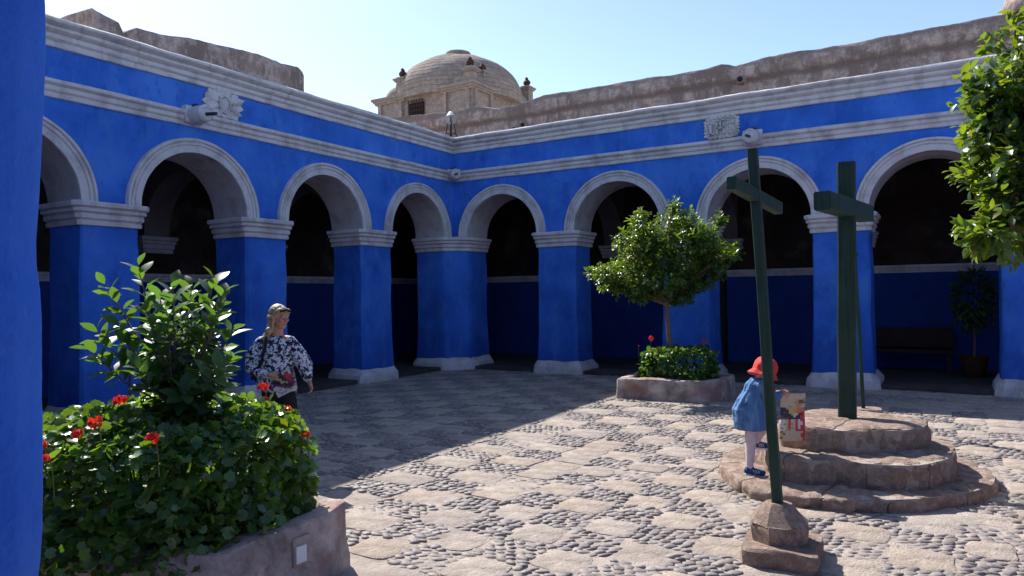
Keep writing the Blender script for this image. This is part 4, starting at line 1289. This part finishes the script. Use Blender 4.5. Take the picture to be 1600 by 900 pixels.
def tree(label, base, top, lobes, n_clumps, per, size, m, kind, seed, r0, n_ind=0, warm=.25, autumn=.01, spread=.085, name='citrus_tree', up=.35, score_vis=False):
    t = thing(name, label, 'tree', base)
    under(branches(base, top, lobes, seed, r0).build('trunk', M['bark'], smooth=.8), t)
    r = np.random.default_rng(seed)
    vol = np.array([l[1][0]*l[1][1]*l[1][2] for l in lobes])**.67; vol /= vol.sum()
    pos, dirs, nors = [], [], []
    tint = []
    for i in range(n_clumps):
        k = r.choice(len(lobes), p=vol); c, rr = lobes[k]
        d = r.normal(0, 1, 3); d /= np.linalg.norm(d); q = r.uniform(.55, 1.05) if r.random() < .8 else r.uniform(.1, .6)
        p = np.array(c)+d*np.array(rr)*q
        tw = d*.9+np.array([0, 0, up])+r.normal(0, .45, 3); tw /= np.linalg.norm(tw)
        young = r.random() < .3 and q > .8
        kk = r.uniform(.9, 1.15) if young else r.uniform(.5, .95)
        for j in range(per):
            f = j/per
            side = r.normal(0, 1, 3); side -= tw*side.dot(tw); side /= np.linalg.norm(side)+1e-9
            pos.append(p + tw*(f-.5)*spread*2 + r.normal(0, .12, 3)*spread); dd = tw*(.35+.8*f)+side*.9+np.array([0, 0, -.15])
            dirs.append(dd); nors.append(np.array([0, 0, 1.])*.8 + tw*.6 + r.normal(0, .35, 3))
            w = r.uniform(0, warm)+(.25 if young else 0)
            tint.append((kk*(1+w*1.6), kk*(1+.1*young), kk*(1-w)))
    pos = np.array(pos); tint = np.array(tint)
    a = r.random(len(tint)) < autumn; tint[a] *= np.array([2.4, 1.2, .6])
    sz = size*r.uniform(.6, 1.15, len(pos))
    sc = None
    foliage(t, 'crown', kind, m, pos, np.array(dirs), np.array(nors), sz, np.clip(tint, 0, 2.5), n_ind)
    return t
def at_cam(px, py, dep):
    """a point of the place from the survey: pixel column/row of the photograph and depth in metres"""
    x = (px-800)/1126.1; y = -(py-450)/1126.1; ro = -0.0141
    x, y = x*math.cos(ro)-y*math.sin(ro), x*math.sin(ro)+y*math.cos(ro)
    u = y+.00881
    return CAM + RIGHT*x*dep + FWD*dep + Vector((0, 0, u*dep))
A_ = lambda px, py, d, r: (tuple(at_cam(px, py, d)), r)
D0 = 12.2
tree('small rounded citrus tree with glossy leaves growing from the right planter', W(6.03, 2.08, .3), at_cam(1040, 468, D0),
    [A_(1045, 400, D0, (.62, .62, .42)), A_(985, 425, D0+.2, (.45, .5, .28)), A_(945, 430, D0-.1, (.25, .35, .16)), A_(1110, 405, D0, (.42, .5, .30)), A_(1000, 375, D0-.2, (.4, .45, .28)), A_(1060, 352, D0, (.36, .42, .30)), A_(1140, 395, D0+.1, (.17, .25, .14)), A_(1090, 370, D0-.4, (.35, .4, .25)), A_(1030, 440, D0-.3, (.5, .5, .2)), A_(1000, 345, D0, (.14, .16, .14)), A_(1125, 345, D0, (.07, .1, .13)), A_(1055, 322, D0, (.13, .16, .10)), A_(1085, 445, D0, (.3, .35, .12)), A_(1000, 455, D0-.1, (.36, .4, .16)), A_(1060, 462, D0+.1, (.32, .36, .14)), A_(955, 450, D0, (.22, .3, .13)), A_(1090, 425, D0+.2, (.4, .45, .22))],
    1450, 11, .084, M['leaf_tree'], 'small', 11, .045, 0, .2, .008, .08)
# big tree at the right edge
B0 = at_cam(1900, 440, 5.1)
tree('leafy citrus tree pushing glossy leaves into the right edge of the photo', Vector((B0.x, B0.y, .35)), at_cam(1760, 380, 4.7),
    [A_(1650, 225, 4.5, (.52, .52, .50)), A_(1585, 150, 4.4, (.26, .3, .28)), A_(1575, 260, 4.4, (.26, .3, .28)), A_(1600, 330, 4.3, (.32, .3, .26)), A_(1630, 70, 4.5, (.30, .3, .25)), A_(1560, 355, 4.3, (.20, .2, .13)), A_(1700, 330, 4.5, (.42, .4, .32)), A_(1720, 110, 4.6, (.5, .5, .42)), A_(1790, 230, 4.7, (.5, .5, .5)), A_(1530, 140, 4.4, (.10, .15, .08)), A_(1540, 210, 4.4, (.11, .15, .12))],
    1050, 12, .078, M['leaf_tree'], 'pointed', 23, .06, 290, .3, .02, .075)
plT = planter('stone planter under the big citrus tree beyond the right edge of the photo', [(B0.x-.9, -B0.y-.5), (B0.x-.9, -B0.y+.5), (B0.x-.5, -B0.y+.9), (B0.x+.5, -B0.y+.9), (B0.x+.9, -B0.y+.5), (B0.x+.9, -B0.y-.5), (B0.x+.5, -B0.y-.9), (B0.x-.5, -B0.y-.9)], .36, .16, 6)

def shrub():
    base = at_cam(275, 640, 4.35); base.z = .45
    t = thing('leafy_shrub', 'tall open shrub with large glossy leaves rising out of the left geraniums', 'shrub', base)
    r = random.Random(9); st = MB()
    tips = [(140, 530), (165, 430), (215, 400), (185, 490), (270, 430), (300, 430), (335, 420), (345, 470), (365, 500), (360, 540), (230, 470), (300, 500), (260, 530), (215, 560), (330, 570), (290, 600), (255, 600), (235, 520), (320, 530), (350, 590), (270, 560), (300, 560), (250, 450), (200, 520), (285, 480), (150, 500), (240, 500), (310, 460), (350, 440), (325, 500), (280, 560), (345, 560), (225, 540), (260, 470), (310, 590), (275, 590), (240, 590)]
    pos, dirs, nors, sz, tt = [], [], [], [], []
    for i, (px, py) in enumerate(tips):
        d = 4.35 + r.uniform(-.25, .25); tip = at_cam(px, py+14, d)
        fork = base + Vector((0, 0, .45+.25*r.random())) + (tip-base)*.12
        midp = fork*.45+tip*.55+Vector((0, 0, -.05))
        st.tube([base+Vector((r.uniform(-.03, .03), r.uniform(-.03, .03), 0)), fork, midp, tip], [.013, .009, .006, .003], 6)
        ax = (tip-midp).normalized(); n = 13
        for k in range(n):
            f = k/(n-1); p = midp*(1-f)+tip*f if f < 1 else tip
            th = k*2.4+i; s = ax.orthogonal().normalized(); b = ax.cross(s); o = s*math.cos(th)+b*math.sin(th)
            dd = (o*.95+ax*(.45+.5*f)+Vector((0, 0, -.1+.4*f))).normalized()
            pos.append(tuple(p+o*.01)); dirs.append(tuple(dd)); nors.append(tuple(ax*.7+Vector((0, 0, .6))+Vector((r.uniform(-.4, .4), r.uniform(-.4, .4), 0))))
            sz.append(r.uniform(.095, .15)*(1-.25*(f > .95))); k_ = r.uniform(.55, 1.15); w = r.uniform(0, .2); tt.append((k_*(1+w), k_, k_*(1-w)))
    under(st.build('stems', M['bark'], smooth=.8), t)
    foliage(t, 'foliage', 'pointed', M['leaf_big'], np.array(pos), np.array(dirs), np.array(nors), np.array(sz), np.array(tt), 295)
shrub()

# ------------------------------------------------------------------ dim things inside the arcade
b = thing('bench', 'dark wooden bench against the back wall in the shade of the right arcade', 'bench', W(9.3, -2.8, .09))
for nm, c, s in (('seat', (9.35, -2.75, .5), (1.5, .42, .06)), ('backrest', (9.35, -2.98, .76), (1.5, .05, .40))):
    m_ = MB(); m_.box(W(*c), s); under(m_.build(nm, M['dark_wood']), b)
for x in (8.68, 10.02):
    for l_ in (-2.9, -2.6):
        m_ = MB(); m_.box(W(x, l_, .28), (.07, .07, .40)); under(m_.build('leg', M['dark_wood']), b)
pp = W(10.42, -2.0, .09)
pot = thing('potted_tree', 'dark potted tree standing in the shade beside the rightmost pillar', 'potted plant', pp)
m_ = MB(); m_.lathe(pp, [(.16, 0), (.18, .02), (.23, .36), (.25, .40), (.22, .40), (.2, .36)], 18); under(m_.build('pot', M['terracotta'], smooth=.7), pot)
m_ = MB(); m_.tube([pp+Vector((0, 0, .3)), pp+Vector((.02, 0, .7)), pp+Vector((0, 0, 1.0))], [.025, .02, .015], 7); under(m_.build('trunk', M['bark']), pot)
q_ = rg.normal(0, 1, (700, 3)); q_ /= np.linalg.norm(q_, axis=1, keepdims=True)
foliage(pot, 'crown', 'small', M['leaf_big'], np.array(pp)+np.array([0, 0, 1.45])+q_*np.array([.36, .36, .58])*rg.uniform(.5, 1, (700, 1)), q_+[0, 0, -.4], rg.normal(0, .5, (700, 3))+[0, 0, 1], rg.uniform(.09, .14, 700), leaf_tints(700), 0)
sg = W(3.96, 10.3, 0)
stand = thing('notice_stand', 'thin dark notice stand with a small pale blue top before the leftmost pillar', 'stand', sg)
m_ = MB(); m_.tube([sg, sg+Vector((0, 0, 1.46))], .011, 8); m_.lathe(sg, [(.13, 0), (.13, .015), (.02, .03)], 16); under(m_.build('pole', M['metal'], smooth=.6), stand)
m_ = MB(); m_.box(sg+Vector((0, 0, 1.485)), (.14, .12, .012), Matrix.Rotation(.25, 3, 'X')); under(m_.build('plate', simple('pale_blue_plate', (.10, .28, .55), .5)), stand)

# ------------------------------------------------------------------ people
def solid(name, parts, m, parent, frame, voxel=.007, smooth_it=4, shade=3.2, noise_amp=0, post=None):
    """fuse rounded primitives into one continuous surface (voxel remesh), in the person's own frame"""
    mb = MB()
    for p in parts:
        if p[0] == 'c':                                  # tapered capsule
            _, a, b_, ra, rb = p[:5]; a, b_ = Vector(a), Vector(b_)
            n = 5; sq = p[5] if len(p) > 5 else 1.0
            L = (b_-a)
            pts = []; rs = []
            dirn = L.normalized() if L.length > 1e-6 else Vector((0, 0, 1))
            for k in range(4):
                t = PI/2*k/4; pts.append(a - dirn*ra*math.cos(t)); rs.append(max(.0008, ra*math.sin(t)))
            for k in range(n+1): pts.append(a+L*k/n); rs.append(ra+(rb-ra)*k/n)
            for k in range(3, -1, -1):
                t = PI/2*k/4; pts.append(b_ + dirn*rb*math.cos(t)); rs.append(max(.0008, rb*math.sin(t)))
            mb.tube(pts, rs, 14)
        elif p[0] == 'e':                                # ellipsoid: centre, radii, optional rotation
            _, c, r = p[:3]; mb.ball(c, 1.0, 18, 12, r, p[3] if len(p) > 3 else None)
        elif p[0] == 'l':                                # loft of ellipses: list of (centre, rx, ry)
            k0 = len(mb.v); N = 24; sec = p[1]
            for c, rx, ry in sec:
                for j in range(N):
                    th = 2*PI*j/N; ex = math.copysign(abs(math.cos(th))**.9, math.cos(th)); ey = math.copysign(abs(math.sin(th))**.9, math.sin(th))
                    fold = 1 + (p[2]*math.sin(th*p[3]+1.3) if len(p) > 2 else 0)*((sec[0][0][2]-c[2])/max(.01, abs(sec[0][0][2]-sec[-1][0][2])))
                    mb.v.append(Vector(c)+Vector((rx*ex*fold, ry*ey*fold, 0)))
            for i in range(len(sec)-1):
                for j in range(N): mb.f.append((k0+i*N+j, k0+i*N+(j+1) % N, k0+(i+1)*N+(j+1) % N, k0+(i+1)*N+j))
            mb.f.append(tuple(k0+j for j in range(N))[::-1]); mb.f.append(tuple(k0+(len(sec)-1)*N+j for j in range(N)))
    me = mesh_of(name, mb.v, mb.f)
    bm = bmesh.new(); bm.from_mesh(me); bmesh.ops.recalc_face_normals(bm, faces=bm.faces); bm.to_mesh(me); bm.free()
    tmp = link('tmp_fuse', me)
    rm = tmp.modifiers.new('r', 'REMESH'); rm.mode = 'VOXEL'; rm.voxel_size = voxel; rm.use_smooth_shade = True
    if smooth_it:
        s = tmp.modifiers.new('s', 'SMOOTH'); s.iterations = smooth_it; s.factor = .5
    dg = bpy.context.evaluated_depsgraph_get()
    out = bpy.data.meshes.new_from_object(tmp.evaluated_get(dg)); out.name = name
    bpy.data.objects.remove(tmp); bpy.data.meshes.remove(me)
    for v in out.vertices:
        co = v.co.copy()
        if noise_amp: co += v.normal*noise_amp*(noise.noise(co*14)+.5*noise.noise(co*30))
        if post: co = post(co)
        v.co = frame @ co
    out.materials.clear(); out.materials.append(m)
    for p in out.polygons: p.use_smooth = True
    o = link(name, out)
    return under(o, parent) if parent else o
def frame_at(px, dep, z, yaw=0.0):
    p = at_cam(px, 450, dep); p.z = z
    m = Matrix(((RIGHT.x, FWD.x, 0, p.x), (RIGHT.y, FWD.y, 0, p.y), (0, 0, 1, p.z), (0, 0, 0, 1)))
    return m @ Matrix.Rotation(yaw, 4, 'Z'), p
def hand(c, fwd, up, s=1.0, curl=.6, side=1):
    """palm plus five bent fingers; fwd = fingers' direction, up = back of the hand"""
    c, fwd, up = Vector(c), Vector(fwd).normalized(), Vector(up); up = (up-fwd*up.dot(fwd)).normalized(); sd = fwd.cross(up)*side
    parts = [('c', c-fwd*.035*s+sd*.012*s, c+fwd*.035*s+sd*.02*s, .019*s, .015*s), ('c', c-fwd*.035*s-sd*.012*s, c+fwd*.035*s-sd*.022*s, .019*s, .014*s), ('c', c-fwd*.03*s, c+fwd*.04*s, .02*s, .015*s)]
    for k, (o, L) in enumerate(((.028, .062), (.010, .074), (-.009, .070), (-.026, .055))):
        a = c+fwd*.042*s+sd*o*s; cu = curl+.12*k
        d1 = (fwd*math.cos(cu*.5)-up*math.sin(cu*.5)); b = a+d1*L*.5*s; d2 = (fwd*math.cos(cu*1.3)-up*math.sin(cu*1.3)); e = b+d2*L*.5*s
        parts += [('c', a, b, .0095*s, .0085*s), ('c', b, e, .0085*s, .007*s)]
    a = c-fwd*.015*s+sd*.032*s; b = a+(fwd*.6+sd*.7-up*.3).normalized()*.034*s; e = b+(fwd*.9+sd*.2-up*.5).normalized()*.03*s
    parts += [('c', c-fwd*.02*s+sd*.01*s, a, .015*s, .012*s), ('c', a, b, .012*s, .010*s), ('c', b, e, .010*s, .008*s)]
    return parts

# the woman: x to the picture's right, y away from the camera, z up
def woman():
    F, p = frame_at(434, 7.35, 0.0)
    t = thing('person', 'blonde woman in a white blouse with dark flower print walking with leaflets', 'person', p)
    head = Vector((.012, .0, 1.545))
    f = Vector((.80, -.46, -.12)).normalized()          # where the face points
    up = Vector((.1, 0, 1)).normalized(); s = f.cross(up).normalized(); up = s.cross(f).normalized()
    def H(a, b_, c): return head + f*a + s*b_ + up*c
    rot = Matrix((f, s, up)).transposed()
    body = [('e', H(-.005, 0, .02), (.092, .073, .105), rot), ('e', H(.03, 0, -.045), (.062, .058, .07), rot), ('c', H(.062, 0, -.082), H(.055, 0, -.08), .028, .026),
            ('c', H(.088, 0, .02), H(.108, 0, -.018), .009, .014), ('c', H(.108, 0, -.02), H(.098, 0, -.026), .012, .012),
            ('c', H(.082, -.02, -.052), H(.082, .02, -.052), .012, .012), ('c', H(.084, -.014, -.066), H(.084, .014, -.066), .010, .010),
            ('e', H(.073, -.034, -.012), (.02, .026, .024), rot), ('e', H(.073, .034, -.012), (.02, .026, .024), rot),
            ('c', H(.08, -.04, .03), H(.084, .04, .03), .013, .013),
            ('e', H(-.005, .074, -.01), (.018, .01, .03), rot), ('e', H(-.005, -.074, -.01), (.018, .01, .03), rot),
            ('c', H(-.015, 0, -.05), (-.015, .01, 1.33), .052, .062), ('c', (-.13, 0, 1.32), (.10, .0, 1.31), .055, .055),
            ('e', (-.03, 0, 1.15), (.15, .10, .2)), ('e', (-.03, 0, .92), (.15, .11, .16)),
            # arms
            ('c', (-.195, .0, 1.29), (-.235, -.03, 1.04), .047, .036), ('c', (-.235, -.03, 1.04), (-.05, -.17, .985), .034, .024),
            ('c', (.14, .0, 1.29), (.245, .03, 1.06), .047, .036), ('c', (.245, .03, 1.06), (.315, -.05, .90), .034, .023),
            # legs
            ('c', (-.09, .0, .86), (-.03, -.05, .48), .085, .055), ('c', (-.03, -.05, .48), (-.14, .02, .09), .052, .034), ('c', (-.14, .02, .07), (-.02, -.02, .04), .034, .03),
            ('c', (.05, .0, .86), (.13, .02, .48), .085, .055), ('c', (.13, .02, .48), (.17, .05, .09), .052, .034), ('c', (.17, .05, .07), (.29, .02, .04), .034, .03)]
    body += hand((.005, -.185, .985), (.9, -.1, -.12), (.1, -.6, .7), .95, .5, -1)
    body += hand((.345, -.08, .865), (.35, -.35, -.8), (.7, .5, .2), .95, .7, 1)
    solid('body', body, M['skin'], t, F, .0062, 3)
    eyes = [('e', H(.089, -.03, -.002), (.006, .012, .006), rot), ('e', H(.089, .03, -.002), (.006, .012, .006), rot)]
    solid('eyes', eyes, M['black'], t, F, .003, 0)
    solid('lips', [('c', H(.093, -.018, -.058), H(.093, .018, -.058), .0065, .0065)], simple('lips', (.42, .12, .10), .5), t, F, .003, 0)
    hair = [('e', H(-.025, 0, .045), (.105, .088, .095), rot), ('e', H(-.055, 0, -.01), (.08, .085, .10), rot), ('c', H(.055, -.05, .075), H(-.02, -.075, .0), .03, .03), ('c', H(.055, .05, .075), H(-.02, .075, .0), .03, .03),
            ('c', H(-.03, -.07, .02), (-.075, -.06, 1.40), .034, .03), ('c', (-.075, -.06, 1.42), (-.10, -.05, 1.345), .034, .022), ('c', H(-.06, .05, .0), (-.07, .07, 1.38), .04, .028), ('c', H(-.07, 0, .0), (-.10, .01, 1.36), .055, .04),
            ('c', H(.07, .0, .085), H(.0, .0, .11), .028, .03), ('c', (-.10, -.03, 1.40), (-.14, -.02, 1.345), .022, .012), ('c', H(.0, .07, .0), H(.0, .08, -.11), .022, .014)]
    solid('hair', hair, M['hair'], t, F, .006, 2, noise_amp=.007)
    gl = [('c', H(.075, -.062, .075), H(.085, -.01, .09), .013, .016), ('c', H(.085, .01, .09), H(.075, .062, .075), .016, .013), ('c', H(.07, -.07, .07), H(-.03, -.088, .04), .005, .004), ('c', H(.07, .07, .07), H(-.03, .088, .04), .005, .004)]
    solid('sunglasses', gl, M['black'], t, F, .004, 0)
    bl = [('l', [((-.02, 0, .80), .20, .145), ((-.025, 0, .90), .195, .145), ((-.03, 0, 1.03), .178, .13), ((-.03, 0, 1.18), .182, .128), ((-.03, 0, 1.27), .175, .11), ((-.02, 0, 1.33), .125, .08), ((-.015, 0, 1.36), .075, .062)], .05, 9),
          ('c', (-.17, .0, 1.295), (-.245, -.02, 1.17), .066, .075), ('c', (-.245, -.02, 1.17), (-.245, -.04, 1.04), .078, .082), ('c', (-.24, -.05, 1.03), (-.10, -.145, .995), .072, .048), ('c', (-.10, -.145, .995), (-.075, -.16, .99), .040, .034),
          ('c', (.12, .0, 1.295), (.20, .01, 1.17), .066, .078), ('c', (.20, .01, 1.17), (.255, .03, 1.05), .080, .084), ('c', (.255, .03, 1.05), (.30, -.03, .94), .078, .052), ('c', (.30, -.03, .94), (.315, -.045, .915), .036, .032)]
    solid('blouse', bl, M['floral'], t, F, .008, 3, noise_amp=.008)
    tr = [('c', (-.085, .0, .87), (-.03, -.05, .48), .105, .070), ('c', (-.03, -.05, .48), (-.14, .02, .11), .066, .05), ('c', (.05, .0, .87), (.13, .02, .48), .105, .070), ('c', (.13, .02, .48), (.17, .05, .11), .066, .05)]
    solid('trousers', tr, M['black'], t, F, .009, 2)
    sh = [('c', (-.16, .03, .05), (-.02, -.03, .04), .042, .036), ('c', (.15, .05, .05), (.30, .01, .04), .042, .036)]
    solid('shoes', sh, M['white'], t, F, .008, 2)
    bp = thing('backpack', 'black backpack worn on the right shoulder of the blonde woman', 'backpack', p)
    solid('bag', [('e', (-.235, .16, 1.05), (.115, .12, .19)), ('e', (-.25, .20, .98), (.10, .11, .12))], M['black'], bp, F, .01, 3, noise_amp=.008)
    m_ = MB(); pts = [(-.17, .10, 1.26), (-.145, .02, 1.375), (-.10, -.09, 1.345), (-.095, -.135, 1.24), (-.12, -.145, 1.12), (-.20, -.12, .98), (-.27, .0, .93)]
    for a_, b_ in zip(pts, pts[1:]):
        pass
    m_.tube([F @ Vector(q) for q in pts], .019, 8); under(m_.build('strap', M['black'], smooth=.8), bp)
    lf = flat_sheet(F, Vector((.115, -.215, .905)), Vector((.20, -.02, .10)), Vector((.085, .0, -.20)), LEAFLET, PAL, .0)
    lf.name = 'leaflet'; tag(lf, 'dark red printed leaflet held in the hand of the blonde woman', 'leaflet')
    return t
PAL = {k: simple('print_'+n, c, .45, .4, .1, 30) for k, n, c in (('w', 'white', (.62, .60, .58)), ('t', 'tan', (.42, .30, .20)), ('k', 'navy', (.03, .025, .06)), ('r', 'red', (.50, .05, .06)), ('p', 'plum', (.16, .05, .10)), ('o', 'orange', (.60, .22, .06)), ('y', 'straw', (.50, .42, .18)), ('b', 'brown', (.15, .09, .05)), ('g', 'grey', (.30, .27, .30)), ('c', 'cream', (.55, .43, .32)))}
LEAFLET = ["ttytbbwwww", "ttyybkwrrw", "bbyykkprrw", "kkkyykprrr", "pkkkykkrpr", "ppkkyykprr", "wwpkkkyprp", "wwwppkkppr", "gwgwpppkpp", "wgwwwgpppg", "wwgwgwwgww", "wwwwwwwwww"]
POSTER = ["cccccccccc", "cccccccccc", "ccccccccct", "cccccctbbt", "cccccttbbb", "cccccctttc", "ccctyyttcc", "kktyyyoogr", "kkkyyoooog", "kpkyyyoorr", "kkkkywwkkr", "pkkkkwkkrr", "bbbkkkkkrr", "wwcrwcrwrr", "wwcrccrwwr", "wgcrtcrwwr", "wwcrccrwrr", "gwcrtcrwrr", "wwttccrrrr", "bccccccccr", "ybccccccrr", "ccccccccrr", "bccccccccr", "yccccccccr"]
def flat_sheet(F, c, u, v, pattern, pal, bend=0.0, parent=None):
    nr, nc = len(pattern), len(pattern[0]); n = u.cross(v).normalized()
    vs = []; fs = []; keys = sorted(pal)
    for i in range(nr+1):
        for j in range(nc+1):
            a, b_ = j/nc-.5, i/nr-.5
            vs.append(F @ (c + u*a + v*b_ + n*(bend*(4*a*a-.5)*.5 + .006*math.sin(b_*9+a*5))))
    for i in range(nr):
        for j in range(nc):
            k = i*(nc+1)+j; fs.append((k, k+1, k+nc+2, k+nc+1))
    m = len(vs)
    vs += [q + (F.to_3x3() @ n)*.0025 for q in vs]
    fs += [tuple(m+q for q in f)[::-1] for f in fs[:nr*nc]]
    me = mesh_of('sheet', vs, fs)
    for k in keys: me.materials.append(pal[k])
    for q, pl in enumerate(me.polygons):
        qq = q % (nr*nc); pl.material_index = keys.index(pattern[qq//nc][qq % nc])
    bm = bmesh.new(); bm.from_mesh(me)
    o = link('sheet', me)
    bm.free()
    cen = sum((Vector(q) for q in vs), Vector())/len(vs)
    for vt in me.vertices: vt.co -= cen
    o.location = cen
    return o
woman()

def child():
    F, p = frame_at(1178, 6.42, 0.0)
    t = thing('person', 'small child in a red sun hat and denim dress stepping up beside the stone steps', 'person', p)
    head = Vector((.075, -.02, 1.045)); f = Vector((.75, .45, -.45)).normalized(); up = Vector((.35, .1, 1)); s = f.cross(up).normalized(); up = s.cross(f).normalized(); rot = Matrix((f, s, up)).transposed()
    def H(a, b_, c): return head+f*a+s*b_+up*c
    body = [('e', H(0, 0, .01), (.088, .075, .09), rot), ('e', H(.03, 0, -.045), (.055, .055, .05), rot), ('c', H(.08, 0, -.01), H(.094, 0, -.02), .008, .012), ('e', H(.06, .034, -.03), (.025, .025, .022), rot), ('e', H(.06, -.034, -.03), (.025, .025, .022), rot),
            ('c', H(.07, -.015, -.052), H(.07, .015, -.052), .009, .009), ('e', H(-.005, .074, -.015), (.014, .009, .022), rot), ('e', H(-.005, -.074, -.015), (.014, .009, .022), rot),
            ('c', H(-.03, 0, -.05), (.02, 0, .93), .034, .04), ('e', (-.0, 0, .84), (.09, .075, .12)), ('e', (-.03, 0, .68), (.09, .085, .12)), ('c', (.0, -.075, .90), (.06, -.075, .90), .022, .022),
            ('c', (.03, -.085, .905), (.10, -.120, .815), .022, .022), ('c', (.10, -.125, .815), (.185, -.09, .835), .027, .019), ('c', (.05, .09, .91), (.14, .10, .82), .034, .027), ('c', (.14, .10, .82), (.225, -.03, .85), .024, .018),
            ('c', (-.055, -.045, .58), (-.07, -.05, .38), .056, .042), ('c', (-.07, -.05, .38), (-.085, -.04, .18), .040, .026), ('c', (-.085, -.04, .17), (-.01, -.04, .145), .026, .022),
            ('c', (.0, .05, .60), (.055, .03, .50), .056, .042), ('c', (.055, .03, .50), (.02, .09, .39), .040, .026), ('c', (.02, .09, .385), (.09, .07, .365), .026, .022)]
    body += hand((.200, -.095, .835), (1, .1, .0), (0, -.3, 1), .62, .9, -1)
    body += hand((.232, -.07, .862), (.7, -.2, -.2), (0, -.5, 1), .68, 1.1, 1)
    solid('body', body, M['skin'], t, F, .0052, 3)
    ti = [('c', (-.055, -.045, .62), (-.07, -.05, .38), .061, .046), ('c', (-.07, -.05, .38), (-.085, -.055, .185), .045, .030), ('c', (.0, .05, .62), (.055, .03, .50), .061, .046), ('c', (.055, .03, .50), (.02, .09, .385), .044, .030)]
    solid('tights', ti, M['tights'], t, F, .006, 2)
    dr = [('l', [((-.045, 0, .525), .142, .135), ((-.055, 0, .60), .145, .135), ((-.065, 0, .70), .140, .125), ((-.045, 0, .79), .115, .10), ((-.01, 0, .86), .095, .09), ((.012, 0, .93), .088, .10), ((.03, 0, .975), .062, .066), ((.04, 0, .99), .045, .05)], .10, 11),
          ('c', (.03, -.095, .918), (.10, -.128, .825), .058, .058), ('c', (.10, -.128, .82), (.165, -.10, .832), .055, .036), ('c', (.05, .09, .915), (.14, .10, .82), .056, .05), ('c', (.14, .10, .82), (.165, .07, .815), .045, .034)]
    solid('dress', dr, M['denim'], t, F, .006, 1, noise_amp=.008)
    ht = MB(); ax = up - f*.15
    prof = [(.126, -.058), (.130, -.055), (.113, -.028), (.102, -.012), (.102, .02), (.097, .055), (.080, .092), (.05, .112), (0, .12)]
    ht.lathe(head, prof, 40, ax); ht.disp(.012, 14, 2); ht.disp(.006, 30, 5)
    ht.v = [F @ v for v in ht.v]; under(ht.build('hat', M['red'], smooth=.9), t)
    for k, (a, b_) in enumerate((((-.100, -.055, .168), (.020, -.085, .152)), ((.0, .09, .372), (.105, .068, .362)))):
        a, b_ = Vector(a), Vector(b_)
        o = solid('shoe', [('c', a, b_, .034, .027), ('c', a+Vector((.02, 0, -.005)), b_+Vector((-.01, 0, -.004)), .034, .030), ('c', a+Vector((.012, 0, .022)), a+Vector((.03, 0, .018)), .030, .028)], M['shoe'], t, F, .004, 2)
        so = MB(); d = (b_-a)
        so.box((a+b_)/2+Vector((0, 0, -.030)), (d.length+.045, .058, .012), Matrix.Rotation(math.atan2(d.y, d.x), 3, 'Z') @ Matrix.Rotation(-math.atan2(d.z, Vector((d.x, d.y)).length), 3, 'Y'))
        so.v = [F @ v for v in so.v]; under(so.build('sole', M['white']), t)
        for q in range(3):
            st = MB(); c = a+d*(.38+.17*q); st.tube([c+Vector((.010, -.029, -.018)), c+Vector((.0, -.030, .0)), c+Vector((-.010, -.022, .020))], [.0035]*3, 5)
            st.v = [F @ v for v in st.v]; under(st.build('stripe', M['white']), t)
    po = flat_sheet(F, Vector((.300, -.075, .635)), Vector((.225, .03, -.005)), Vector((.0, .03, -.42)), POSTER, PAL, .02)
    po.name = 'printed_poster'; tag(po, 'tall printed poster with coloured pictures held by the child in the red hat', 'poster')
child()
